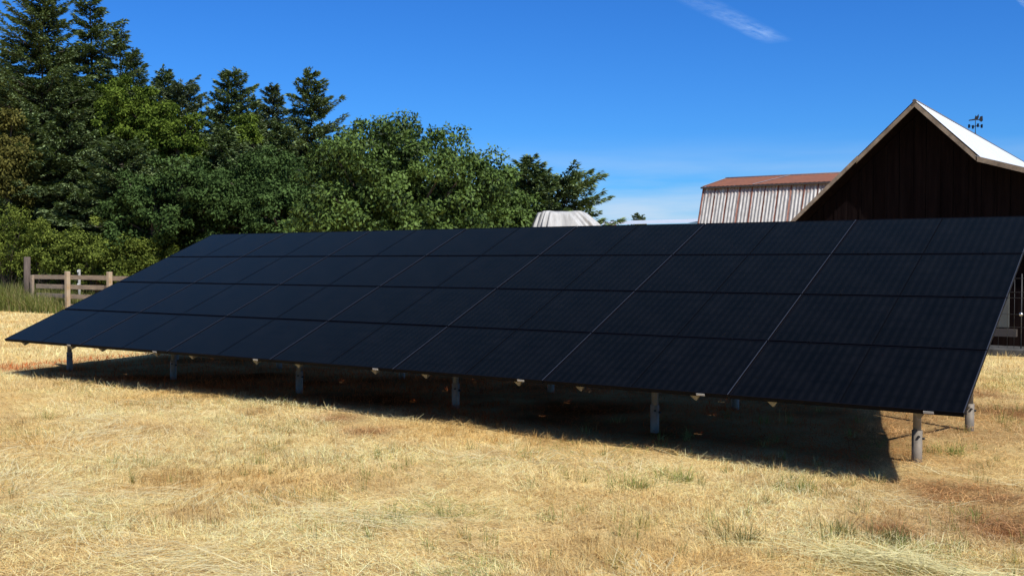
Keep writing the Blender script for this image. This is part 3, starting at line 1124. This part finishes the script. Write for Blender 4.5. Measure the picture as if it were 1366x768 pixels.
# ------------------------------------------------------------------ tarp covered load
td = 30.0
tcn = at(752, 353, td)
rgt = np.array([Rv[0], Rv[1], 0]); rgt /= np.linalg.norm(rgt)
fwd = np.array([-rgt[1], rgt[0], 0])
topz = CAM[2] + (353 - 284) / FOC * td
nu, nv_ = 160, 60
uu = np.linspace(0, 1, nv_)           # bottom to top
th = np.linspace(0, 2 * PI, nu, endpoint=False)
H = topz
rows = []
for i, u in enumerate(uu):
    z = H * min(1, u / 0.86)
    if u <= 0.86:
        k = 1 - 0.2 * max(0, (z - H * 0.80) / (H * 0.2)) ** 1.3
        ax_, ay_ = 1.0 * k, 0.9 * k
        fold = 0.035 * math.sin(0.0)
        zz = np.full(nu, z)
    else:
        f = (u - 0.86) / 0.14
        k = 0.80 * (1 - f) + 0.0 * f
        ax_, ay_ = k, 0.9 * k
        zz = np.full(nu, H + 0.04 * math.sqrt(f))
    # superellipse outline
    cx = np.sign(np.cos(th)) * np.abs(np.cos(th)) ** 0.6
    cy = np.sign(np.sin(th)) * np.abs(np.sin(th)) ** 0.6
    am = 0.05 * (1 if u <= .86 else (1 - (u - .86) / .14))
    am *= 0.3 + 0.7 * min(1, (H - zz[0]) / 0.35 + .15)
    rr_ = 1 + am * (np.sin(th * 17 + 2.2 * np.sin(th * 3)) + 0.6 * np.sin(th * 31 + z * 1.2) + .5 * np.sin(th * 7 + z))
    lean_ = 0.16 * (H - z) / H * 2.0
    X = -0.06 + (0.88 * ax_ * cx * rr_) + np.where(cx > 0, 0.34 * np.clip((H - z) / 0.5, 0, 1), 0)
    Y = ay_ * cy * rr_
    rows.append(np.stack([X, Y, zz + 0.02 * np.sin(th * 5) * (u < .9)], -1))
Vt = np.array(rows)
Vt = np.concatenate([Vt, Vt[:, :1]], 1)
wx = tcn[0] + Vt[..., 0] * rgt[0] + Vt[..., 1] * fwd[0]
wyy = tcn[1] + Vt[..., 0] * rgt[1] + Vt[..., 1] * fwd[1]
tm = grid_mesh('tarp', wx - tcn[0], wyy - tcn[1], Vt[..., 2])
TARP = mat('silver_tarp', (0.52, 0.51, 0.49), 0.6, 0.0, noise=(2.0, (0.27, 0.26, 0.25), .4, .75, (3, 3, .5)))
tarp = link('tarp_cover', tm, TARP, loc=(tcn[0], tcn[1], 0))
tag(tarp, 'folded silver grey tarp draped over a tall load behind the array', 'tarp')


# ------------------------------------------------------------------ trees
def kite(P, d, up, L, W):
    """kite-shaped leaf quads: P root, d direction, up normal-ish"""
    d = d / (np.linalg.norm(d, axis=1, keepdims=True) + 1e-9)
    s = np.cross(d, up)
    s = s / (np.linalg.norm(s, axis=1, keepdims=True) + 1e-9)
    nrm = np.cross(s, d)
    L = L[:, None]; W = W[:, None]
    return np.stack([P, P + d * L * 0.45 + s * W * 0.5 + nrm * W * .12, P + d * L, P + d * L * 0.45 - s * W * 0.5 + nrm * W * .12], 1)


BARK = mat('bark', (0.11, 0.085, 0.065), 0.9, noise=(6, (0.05, 0.04, 0.03), .35, .65, (4, 4, .5)))
FIR = leaf_mat('fir_needles', (0.012, 0.026, 0.010), (0.26, 0.335, 0.145), 0.08, 0.8, 0.04)
FIRB = leaf_mat('fir_needles_pale', (0.035, 0.055, 0.03), (0.26, 0.31, 0.18), 0.12, 0.8, 0.04)
WAL = leaf_mat('walnut_leaves', (0.005, 0.015, 0.003), (0.14, 0.215, 0.05), 0.14, 0.5, 0.14)
MAP = leaf_mat('maple_leaves', (0.004, 0.012, 0.003), (0.085, 0.14, 0.04), 0.1, 0.8, 0.04)
YEL = leaf_mat('yellow_green_leaves', (0.012, 0.030, 0.005), (0.165, 0.23, 0.035), 0.22, 0.8, 0.04)
OLI = leaf_mat('olive_leaves', (0.03, 0.035, 0.01), (0.17, 0.155, 0.04), 0.22, 0.8, 0.04)
BRA = leaf_mat('bramble_leaves', (0.018, 0.033, 0.005), (0.22, 0.27, 0.05), 0.2, 0.7, 0.06)


def conifer(label, px, py, depth, width, seed, sparse=0.0, m=FIR, low=0.0, group=None, cut=None, arms=None, topbare=0.0, pw=0.66, nd=1.0):
    width = width * 1.22
    """px,py photo position of the top; width = crown width in metres at base"""
    r = np.random.default_rng(seed)
    top = at(px, py, depth)
    H = float(top[2])
    base = (float(top[0]), float(top[1]), 0)
    root = empty('conifer', base)
    tag(root, label, 'conifer tree', group or 'conifers in the wood on the left')
    lean = r.normal(0, 0.012, 2)
    bm = bmesh.new()
    zs = np.linspace(-0.2, H * 0.985, 9)
    for a, b2 in zip(zs[:-1], zs[1:]):
        ra = max(0.012 * H * (1 - a / H) , 0.01); rb2 = max(0.012 * H * (1 - b2 / H), 0.01)
        tube(bm, (lean[0] * a, lean[1] * a, a), (lean[0] * b2, lean[1] * b2, b2), ra, rb2, 8, False)
    PB = []; DB_ = []; LB = []; WB = []; RB = []
    z = max(low * H, 0.6)
    br = []
    while z < H * 0.985:
        f = z / H
        k = int(r.integers(4, 8))
        a0 = r.uniform(0, 2 * PI)
        for i in range(k):
            if r.random() < sparse and f > 0.25: continue
            a = a0 + i * 2 * PI / k + r.normal(0, 0.25)
            prof = (1 - f) ** pw
            Lb = width * 0.5 * (prof * 1.05 + 0.03) * r.uniform(0.6, 1.15) * (0.75 + 0.5 * vn(a * 2.0, z, 1.7, seed))
            if f > 1 - topbare: Lb *= 0.5
            br.append((z + r.normal(0, .08), a, Lb, f))
        z += 0.14 + 0.14 * (1 - f) + 0.08 * r.random()
    if arms:
        for (zf_, a, Lb) in arms:
            br.append((zf_ * H, a, Lb, 0.9))
    for (z, a, Lb, f) in br:
        Lb = max(Lb, 0.12)
        up0_ = 0.55 * f - 0.05 + r.normal(0, .07)      # upper branches rise, lower ones droop
        ns_ = int((16 + 118 * Lb) * (1 - 0.25 * sparse) * nd)
        tt = r.random(ns_) ** 0.75
        curve = up0_ * tt - (0.45 - 0.25 * f) * tt ** 2 + 0.22 * tt ** 3
        wlat = 0.34 * Lb * (1 - tt * 0.85) * np.sqrt(np.clip(tt * 3, 0, 1))
        side = r.uniform(-1, 1, ns_)
        rr0 = tt * Lb
        h = np.array([math.cos(a), math.sin(a), 0]); s = np.array([-math.sin(a), math.cos(a), 0])
        P = h * rr0[:, None] + s * (side * wlat)[:, None]
        P[:, 2] = z + curve * Lb - np.abs(side) * wlat * 0.35 + r.normal(0, 0.03, ns_)
        P[:, 0] += lean[0] * z; P[:, 1] += lean[1] * z
        d = h * (0.75 + 0.2 * tt)[:, None] + s * (side * 0.9)[:, None]
        d[:, 2] += r.normal(-0.12, 0.32, ns_) + 0.35 * up0_
        PB.append(P); DB_.append(d)
        LB.append(r.uniform(0.10, 0.26, ns_)); WB.append(r.uniform(0.045, 0.10, ns_))
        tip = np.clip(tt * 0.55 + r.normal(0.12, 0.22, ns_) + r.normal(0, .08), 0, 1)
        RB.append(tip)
        if Lb > 0.9:
            e = np.array([math.cos(a) * Lb * .8, math.sin(a) * Lb * .8, z + (up0_ * .8 - (0.45 - 0.25 * f) * .64) * Lb + .22 * .51 * Lb])
            tube(bm, (lean[0] * z, lean[1] * z, z), (e[0] * .5 + lean[0] * z, e[1] * .5 + lean[1] * z, z + (up0_ * .4 - .1) * Lb), 0.03, 0.02, 4, False)
            tube(bm, (e[0] * .5 + lean[0] * z, e[1] * .5 + lean[1] * z, z + (up0_ * .4 - .1) * Lb), e, 0.02, 0.006, 4, False)
    # leader
    n_ = 60
    P = np.stack([r.normal(0, .04, n_), r.normal(0, .04, n_), H - 0.9 * r.random(n_) ** 1.4], -1)
    d = r.normal(0, .6, (n_, 3)); d[:, 2] = np.abs(d[:, 2]) + .4
    PB.append(P); DB_.append(d); LB.append(np.full(n_, .16)); WB.append(np.full(n_, .06)); RB.append(r.random(n_) * .7)
    P = np.concatenate(PB); d = np.concatenate(DB_)
    upv = r.normal(0, 0.45, P.shape); upv[:, 2] = 1
    V = kite(P, d, upv, np.concatenate(LB), np.concatenate(WB))
    build('trunk', bm, BARK, root)
    link('crown', quad_mesh('crown', V, rnd_shade=np.concatenate(RB)), m, root)
    return len(V)


def broadleaf(name, label, cat, group, c, rx, ry, rz, nclump, nleaf, ll, lw, m, seed, droop=0.5, trunk_h=None, shell=0.55, clr=None, tr=0.18, bumps=0.25, boxy=None):
    """c centre of crown; leaf clumps through an uneven ellipsoid"""
    r = np.random.default_rng(seed)
    root = empty(name, (float(c[0]), float(c[1]), 0))
    tag(root, label, cat, group)
    cz = float(c[2])
    u = r.normal(size=(nclump, 3)); u /= np.linalg.norm(u, axis=1, keepdims=True)
    if boxy:
        u = u / (np.abs(u) ** boxy).sum(1, keepdims=True) ** (1 / boxy)
    lo = 1 + bumps * (np.sin(u[:, 0] * 5 + seed) * np.cos(u[:, 2] * 4 + seed * 2) + 0.6 * np.sin(u[:, 1] * 7 + u[:, 2] * 6 + seed))
    rad_ = (shell + (1 - shell) * r.random(nclump) ** 0.5) * lo
    inner = r.random(nclump) < 0.22
    rad_ = np.where(inner, rad_ * 0.6, rad_)
    cen = u * rad_[:, None] * np.array([rx, ry, rz])
    cr_ = (clr or 0.22 * (rx * ry * rz) ** (1 / 3)) * (0.55 + 0.75 * r.random(nclump) ** 1.5)
    k = np.repeat(np.arange(nclump), nleaf)
    n_ = len(k)
    v = r.normal(size=(n_, 3)); v /= np.linalg.norm(v, axis=1, keepdims=True)
    q = np.clip(r.normal(0.86, 0.16, n_), 0.1, 1.25)
    P = cen[k] + v * (q * cr_[k])[:, None] * np.array([1, 1, 0.75])
    P[:, 2] += cz
    d = v * 0.25 + r.normal(0, .6, (n_, 3))
    d[:, 2] -= droop
    upv = v * 1.2 + u[k] * 0.4 + r.normal(0, .38, (n_, 3)); upv[:, 2] += 0.35
    V = kite(P, d, upv, r.uniform(0.7, 1.25, n_) * ll, r.uniform(0.7, 1.25, n_) * lw)
    rn = np.clip(r.normal(0.33, 0.27, n_) + (q - 0.75) * 1.1 + 0.18 * r.normal(size=nclump)[k] + 0.12 * v[:, 2], 0, 1)  # inner leaves darker, clump tops lighter: shade painted into the colour, plus random tone
    ok = V[:, :, 2].min(1) > 0.02
    link('crown', quad_mesh('crown', V[ok], rnd_shade=rn[ok]), m, root)
    bm = bmesh.new()
    th_ = trunk_h if trunk_h is not None else max(0.4, cz - rz * 0.5)
    tube(bm, (0, 0, -0.1), (0.05, 0.02, th_), tr, tr * .75, 10, False)
    for j in range(min(nclump, 34)):
        e = cen[j] + np.array([0, 0, cz])
        if e[2] < th_ * 0.8: continue
        mid_ = np.array([e[0] * .4, e[1] * .4, th_ + (e[2] - th_) * .55])
        tube(bm, (0.05, 0.02, th_ - .05), mid_, tr * .45, tr * .25, 6, False)
        tube(bm, mid_, e, tr * .25, tr * .08, 5, False)
    build('trunk', bm, BARK, root)
    return root


CG = None
conifer('dark fir at the far left edge with a short pointed top', 8, 66, 50, 4.6, 11, 0.1)
conifer('tallest broad fir near the left edge, its top cut by the picture', 52, -22, 46, 7.4, 12, 0.06, nd=1.2)
conifer('tall open fir with a bare upper trunk and dense tip, second from left', 128, -30, 49, 4.3, 13, 0.28, arms=[(.80, 0.2, 2.0), (.82, 0.5, 1.8), (.84, 2.9, 1.2), (.72, 0.1, 2.4), (.74, 6.0, 2.2)], pw=.65)
conifer('ragged leaning fir just right of the tall open fir', 162, 42, 47, 4.2, 14, 0.4, pw=.6)
conifer('small pointed fir behind the ragged one, at its right', 183, 66, 58, 4.4, 15, 0.1)
conifer('slim fir beside the gap in the treeline', 218, 88, 54, 4.0, 16, 0.1, nd=1.2)
conifer('pale lacy young fir with thin foliage in the middle of the wood', 241, 108, 52, 5.4, 17, 0.2, m=FIRB, pw=.5, nd=1.2)
conifer('dense pyramid shaped dark fir in the middle of the treeline', 313, 92, 50, 5.6, 18, 0.05, nd=1.1)
conifer('slender greyish fir right of the dense pyramid fir', 362, 112, 52, 4.2, 19, 0.08, m=FIRB, nd=1.2)
conifer('open fir with rounded tufted top, rightmost of the left wood', 413, 92, 50, 4.6, 20, 0.12, nd=1.2, pw=.6, arms=[(.80, 0.3, 1.7), (.78, 3.2, 1.9), (.72, 0.2, 2.0)])
conifer('low fir half hidden between the broadleaf trees of the wood', 285, 205, 44, 5.6, 21, 0.1)
conifer('bushy dark fir low in the left of the wood', 95, 150, 42, 6.6, 22, 0.05, nd=1.2)
conifer('dark fir filling the lower left of the wood', 20, 150, 41, 6.4, 23, 0.08, nd=1.2)
conifer('short full fir in front of the tall firs', 165, 190, 41, 6.0, 24, 0.05, nd=1.2)
conifer('short dark fir behind the left end of the array', 235, 215, 40, 5.6, 25, 0.05, nd=1.2)
conifer('narrow fir showing above the broadleaf crowns left of the walnut', 385, 165, 46, 5.0, 26, 0.12)
conifer('fir of middle height in front of the dense pyramid fir', 300, 172, 43, 5.0, 28, 0.08)
conifer('fir boughs low in the wood right of the yellow green crowns', 345, 196, 42, 5.2, 29, 0.08)
conifer('small fir low in the wood above the array left end', 262, 178, 44, 4.6, 30, 0.1)
conifer('full dark fir just left of the gap in the treeline', 195, 118, 51, 5.0, 36, 0.05)
conifer('dark fir crowded between the two tallest firs', 90, 62, 48, 5.0, 37, 0.05)
conifer('thin fir top showing behind the slender greyish fir', 338, 128, 56, 3.4, 27, 0.2)
conifer('fir with drooping boughs right of the walnut tree', 708, 212, 35, 4.6, 31, 0.1, group='conifers right of the walnut', nd=1.3, pw=.75)
conifer('pale thin fir top between the walnut and the drooping fir', 686, 228, 37, 2.4, 32, 0.25, m=FIRB, group='conifers right of the walnut')
conifer('spreading low fir with long boughs reaching right over the tarp', 746, 240, 36, 5.0, 33, 0.2, group='conifers right of the walnut', nd=1.2,
        arms=[(.93, -0.55, 1.35), (.88, -0.6, 1.5), (.82, -.5, 1.35), (.95, -.3, 0.9), (.78, -.7, 1.7)], pw=.35)
conifer('tiny distant conifer showing above the white shed roof', 850, 284, 150, 4.2, 34, 0.0, group='far conifers')
conifer('tiny distant conifer beside its twin above the white shed roof, lower one', 857, 287, 152, 3.6, 35, 0.0, group='far conifers')

wd = 30.0
wc = at(527, 264, wd)
broadleaf('walnut_tree', 'large round broadleaf tree with drooping leaves behind the middle of the array', 'broadleaf tree', 'broadleaf trees', wc, 3.05, 2.8, 2.22, 420, 215, 0.12, 0.064, WAL, 41, 0.35, 1.2, 0.5, clr=0.42, tr=.22, bumps=.07, boxy=2.12)
bl = [
    ('yellow green broadleaf tree growing high among the tall firs', 205, 160, 43.5, 1.1, 1.0, 1.4, YEL, 42),
    ('yellow green tree crown left of the yellow tree among the firs', 160, 150, 43.6, 0.9, 0.9, 1.2, YEL, 43),
    ('mid green maple in the middle of the wood behind the array end', 250, 262, 41, 1.5, 1.5, 1.5, MAP, 44),
    ('dark green maple between the pyramid fir and the walnut', 352, 262, 40, 1.5, 1.5, 1.5, MAP, 45),
    ('broadleaf tree with glossy leaves touching the walnut on its left', 415, 262, 39, 1.3, 1.4, 1.35, MAP, 46),
    ('olive brown shrubby tree at the left picture edge', 10, 215, 40, 0.7, 0.8, 1.3, OLI, 47),
    ('dense low maple just above the left end of the array', 300, 285, 38, 2.0, 1.6, 1.6, MAP, 48),
    ('dark broadleaf bush under the firs left of the array', 205, 290, 37, 2.0, 1.6, 1.8, MAP, 49),
    ('leafy low tree above the array between the maple and the walnut', 375, 295, 37, 1.9, 1.6, 1.5, MAP, 50),
    ('small leafy tree filling the right foot of the walnut', 655, 290, 33, 1.25, 1.2, 1.5, WAL, 51),
    ('sunlit yellow green crown low in the gap of the treeline', 240, 192, 43, 1.1, 1.0, 1.1, YEL, 53),
    ('sunlit green broadleaf crown behind the slim fir', 325, 190, 47, 1.2, 1.2, 1.1, YEL, 52),
]
for (lb, px, py, dp, rx, ry, rz, m_, sd) in bl:
    broadleaf('broadleaf_tree', lb, 'broadleaf tree', 'broadleaf trees', at(px, py, dp), rx, ry, rz, 120 if m_ is not YEL else 60, 230, 0.125, 0.07, m_, sd, 0.35, clr=0.36 if m_ is not YEL else 0.30, bumps=0.35 if m_ is not YEL else 0.5)
sh = [
    ('tall light green bramble bush at the left picture edge', 8, 322, 36.5, 1.3, 1.2, 1.35, 61),
    ('bramble bush behind the thick fence post', 52, 335, 36.8, 1.0, 1.0, 1.0, 62),
    ('bramble bush above the first gap of the wooden fence', 88, 342, 36.5, .9, 0.9, 0.9, 63),
    ('bramble bush behind the middle of the wooden fence', 125, 345, 36.6, 1.0, 0.9, 0.95, 64),
    ('low bramble bush behind the right end of the wooden fence', 165, 352, 36.2, 0.9, 0.9, 0.85, 65),
    ('small low bramble bush nearest the array corner', 205, 352, 36.5, 1.0, 0.9, 0.9, 66),
]
for (lb, px, py, dp, rx, ry, rz, sd) in sh:
    broadleaf('bramble_bush', lb, 'bush', 'bramble bushes behind the fence', at(px, py, dp), rx, ry, rz, 70, 130, 0.10, 0.05, BRA, sd, 0.0, 0.3, clr=0.26, tr=.04, bumps=.4)

# dark mass of far-off wood behind the trees
r = np.random.default_rng(99)
n = 90000
pxs = r.uniform(-140, 720, n)
dep = r.uniform(54, 66, n)
tops = np.interp(pxs, [-140, 0, 100, 200, 250, 300, 400, 470, 560, 640, 720], [60, 120, 120, 140, 200, 190, 190, 215, 250, 290, 330]) + 25 * (vn(pxs, dep * 8, 28, 4) - .5)
f_ = r.random(n)
pys = tops + (353 - tops) * f_
Dm = dep[:, None]
P = CAM + (Fv + np.outer((pxs - 683) / FOC, Rv) - np.outer((pys - 384) / FOC, Uv)) * Dm
v = r.normal(size=(n, 3)); v[:, 2] -= .4
V = kite(P, v, r.normal(size=(n, 3)) + np.array([0, 0, .6]), r.uniform(.3, .6, n), r.uniform(.2, .35, n))
wood = link('woodland', quad_mesh('woodland', V, rnd_shade=np.clip(r.normal(.25, .2, n), 0, 1)), FIR)
tag(wood, 'dark mass of distant woodland behind the nearer trees', 'woodland', kind='stuff')

# ------------------------------------------------------------------ wooden rail fence
FW = mat('fence_wood', (0.38, 0.29, 0.20), 0.85, noise=(5, (0.20, 0.15, 0.11), .35, .68, (.6, 4, 4)), bump=.4)
FW2 = mat('fence_post_wood', (0.40, 0.31, 0.21), 0.85, noise=(6, (0.33, 0.19, 0.07), .5, .75), bump=.4)
FWD = mat('old_post_wood', (0.13, 0.10, 0.08), 0.9, noise=(5, (0.07, 0.05, 0.04), .35, .68, (4, 4, .5)), bump=.5)
fa, fb = onz(38, 416), onz(150, 422.5)
dirf = (fb - fa); dirf[2] = 0; Lf = np.linalg.norm(dirf); dirf /= Lf
ang = math.atan2(dirf[1], dirf[0])
fence = empty('wooden_fence', fa, ang)
tag(fence, 'weathered brown wooden rail fence with four boards left behind the array', 'fence')


def fpos(px):   # distance along the fence for a photo column
    d = ray(px, 400)
    A_ = np.array([[dirf[0], -d[0]], [dirf[1], -d[1]]])
    s_ = np.linalg.solve(A_, CAM[:2] - fa[:2])
    return float(s_[0])


s92, s148 = fpos(92), fpos(148)
posts_ = [0.32, s92, s148, 2 * s148 - s92, 3 * s148 - 2 * s92, 4 * s148 - 3 * s92]
for zc, zt_ in ((1.20, 0), (0.90, 0), (0.585, 0), (0.27, 0)):
    for i in range(len(posts_) - 1):
        bm = bmesh.new()
        dz0, dz1 = random.uniform(-.012, .012), random.uniform(-.012, .012)
        x0, x1 = posts_[i] + 0.004 - (0.1 if i == 0 else 0), posts_[i + 1] - 0.004
        if i == 0 and zc < 1.0: x0 += 0.25
        vs = []
        hw = 0.072
        for yy in (0.02, 0.055):
            for (xq, dz, s) in ((x0, dz0, -1), (x1, dz1, -1), (x1, dz1, 1), (x0, dz0, 1)):
                vs.append(bm.verts.new((xq, yy, zc + dz + s * hw)))
        for f in ((0, 1, 2, 3), (7, 6, 5, 4), (0, 4, 5, 1), (1, 5, 6, 2), (2, 6, 7, 3), (3, 7, 4, 0)):
            bm.faces.new([vs[k] for k in f])
        build('rail', bm, FW, fence)
for i, s in enumerate(posts_[1:]):
    bm = bmesh.new()
    box(bm, (s - .075, -.11, -.1), (s + .075, .018, 1.40), bev=.012)
    build('post', bm, FW2, fence)
bm = bmesh.new()
box(bm, (0.24, -.06, -.1), (0.38, .018, 1.26), bev=.01)
build('post', bm, FW, fence)
bm = bmesh.new()
tube(bm, (0, 0, -.1), (0.02, 0, 1.88), .115, .105, 14)
o = build('round_post', bm, FWD, loc=(fa[0] - dirf[0] * .08, fa[1] - dirf[1] * .08, 0))
tag(o, 'thick dark round timber post at the left end of the rail fence', 'post')
# insulator post behind the fence
ip = at(106, 400, 35.5)
ipo = empty('insulator_post', (ip[0], ip[1], 0))
tag(ipo, 'thin grey post with white insulators just behind the wooden fence', 'post')
bm = bmesh.new()
tube(bm, (0, 0, -.1), (0, 0, 1.45), .05, .045, 8)
build('pole', bm, mat('grey_post', (.3, .29, .27), .8), ipo)
for z in (1.38, .92, .40):
    bm = bmesh.new()
    tube(bm, (0.03, -.07, z - .045), (0.03, -.07, z + .045), .032, .028, 8)
    build('insulator', bm, mat('insulator_plastic', (0.5, 0.5, 0.48), 0.5), ipo)

# tall weeds along the field edge
r = np.random.default_rng(5)
n = 26000
px = r.uniform(-60, 230, n)
yo = r.uniform(0, 1, n) ** 1.2
pf = fa[None, :2] + np.outer((px - 38) / 112 * Lf, dirf[:2]) + np.outer(-0.75 + yo * 2.6, [-dirf[1], dirf[0]])
mask = px > 95
hh = r.uniform(0.35, 0.95, n) * np.clip(0.45 + 0.8 * (1 - px / 120), 0.32, 1.1) * (0.7 + 0.5 * vn(px, yo * 10, 14, 3))
keep = ~(mask & (yo < 0.32))
pf, hh, px = pf[keep], hh[keep], px[keep]
n = len(px)
P = np.stack([pf[:, 0], pf[:, 1], np.zeros(n)], -1)
gcol = np.array([0.155, 0.185, 0.045]) * r.uniform(.6, 1.5, n)[:, None]
dry = r.random(n) < .30
gcol = np.where(dry[:, None], np.array([0.42, 0.36, 0.16]) * r.uniform(.7, 1.1, n)[:, None], gcol)
l0 = np.abs(r.normal(0.12, .14, n))
V, cc = blades(P, r.uniform(0, 2 * PI, n), hh, r.uniform(.008, .02, n), l0, l0 + r.uniform(.1, .8, n), gcol)
o = link('tall_grass', quad_mesh('tall_grass', V, tint=cc), TUFT)
tag(o, 'tall green and yellow weeds growing along the foot of the fence', 'tall grass', kind='stuff')

# ------------------------------------------------------------------ contrails
CL = bpy.data.materials.new('thin_cloud')
CL.use_nodes = True
t = CL.node_tree
t.nodes.remove(t.nodes['Principled BSDF'])
co = t.nodes.new('ShaderNodeTexCoord')
sx = t.nodes.new('ShaderNodeSeparateXYZ')
t.links.new(co.outputs['Generated'], sx.inputs[0])
cn = t.nodes.new('ShaderNodeTexNoise')
cm_ = t.nodes.new('ShaderNodeMapping')
cm_.inputs['Scale'].default_value = (5, 1.6, 1)
t.links.new(co.outputs['Generated'], cm_.inputs[0])
t.links.new(cm_.outputs[0], cn.inputs[0])
cn.inputs['Scale'].default_value = 3.0
cn.inputs['Detail'].default_value = 8
ee = mth('SUBTRACT', 1.0, mth('POWER', mth('ABSOLUTE', mth('SUBTRACT', mth('MULTIPLY', sx.outputs[1], 2.0), 1.0)), 2.0))
ex = mth('MULTIPLY', mth('MINIMUM', mth('MULTIPLY', sx.outputs[0], 1.2), 1.0), mth('MINIMUM', mth('MULTIPLY', mth('SUBTRACT', 1.0, sx.outputs[0]), 5.0), 1.0))
dn = mth('MAXIMUM', mth('SUBTRACT', mth('MULTIPLY', cn.outputs[0], 1.7), 0.42), 0.0)
al = mth('MULTIPLY', mth('MULTIPLY', mth('POWER', ee, 1.6), ex), mth('MULTIPLY', dn, 0.5))
tp = t.nodes.new('ShaderNodeBsdfTransparent')
df = t.nodes.new('ShaderNodeBsdfDiffuse')
df.inputs[0].default_value = (.62, .78, .95, 1)
tl = t.nodes.new('ShaderNodeBsdfTranslucent')
tl.inputs[0].default_value = (.62, .78, .95, 1)
m1 = t.nodes.new('ShaderNodeMixShader')
m1.inputs[0].default_value = .7
t.links.new(df.outputs[0], m1.inputs[1]); t.links.new(tl.outputs[0], m1.inputs[2])
m2 = t.nodes.new('ShaderNodeMixShader')
t.links.new(al, m2.inputs[0]); t.links.new(tp.outputs[0], m2.inputs[1]); t.links.new(m1.outputs[0], m2.inputs[2])
t.links.new(m2.outputs[0], t.nodes['Material Output'].inputs[0])


def contrail(a, b2, wpx, alt, label):
    A_, B_ = onz(*a, alt), onz(*b2, alt)
    c = (A_ + B_) / 2
    d = B_ - A_; L_ = np.linalg.norm(d[:2]); an = math.atan2(d[1], d[0])
    mid_ = np.array([(a[0] + b2[0]) / 2, (a[1] + b2[1]) / 2])
    nn = np.array([-(b2[1] - a[1]), b2[0] - a[0]]); nn = nn / np.linalg.norm(nn) * wpx
    e = onz(*(mid_ + nn / 2), alt) - onz(*(mid_ - nn / 2), alt)
    pr = abs(-math.sin(an) * e[0] + math.cos(an) * e[1])
    bm = bmesh.new()
    vs = [bm.verts.new(q) for q in ((-L_ / 2, -pr / 2, 0), (L_ / 2, -pr / 2, 0), (L_ / 2, pr / 2, 0), (-L_ / 2, pr / 2, 0))]
    bm.faces.new(vs)
    o = build('contrail', bm, CL, loc=c)
    o.rotation_euler = (0, 0, an)
    return tag(o, label, 'contrail', 'contrails')


contrail((885, -22), (1042, 58), 30, 2500, 'long faint white contrail high in the blue sky above the barns')
contrail((1340, -22), (1375, 12), 14, 2500, 'short bit of contrail in the top right corner of the sky')
print('total faces', sum(len(o.data.polygons) for o in bpy.data.objects if o.type == 'MESH'))
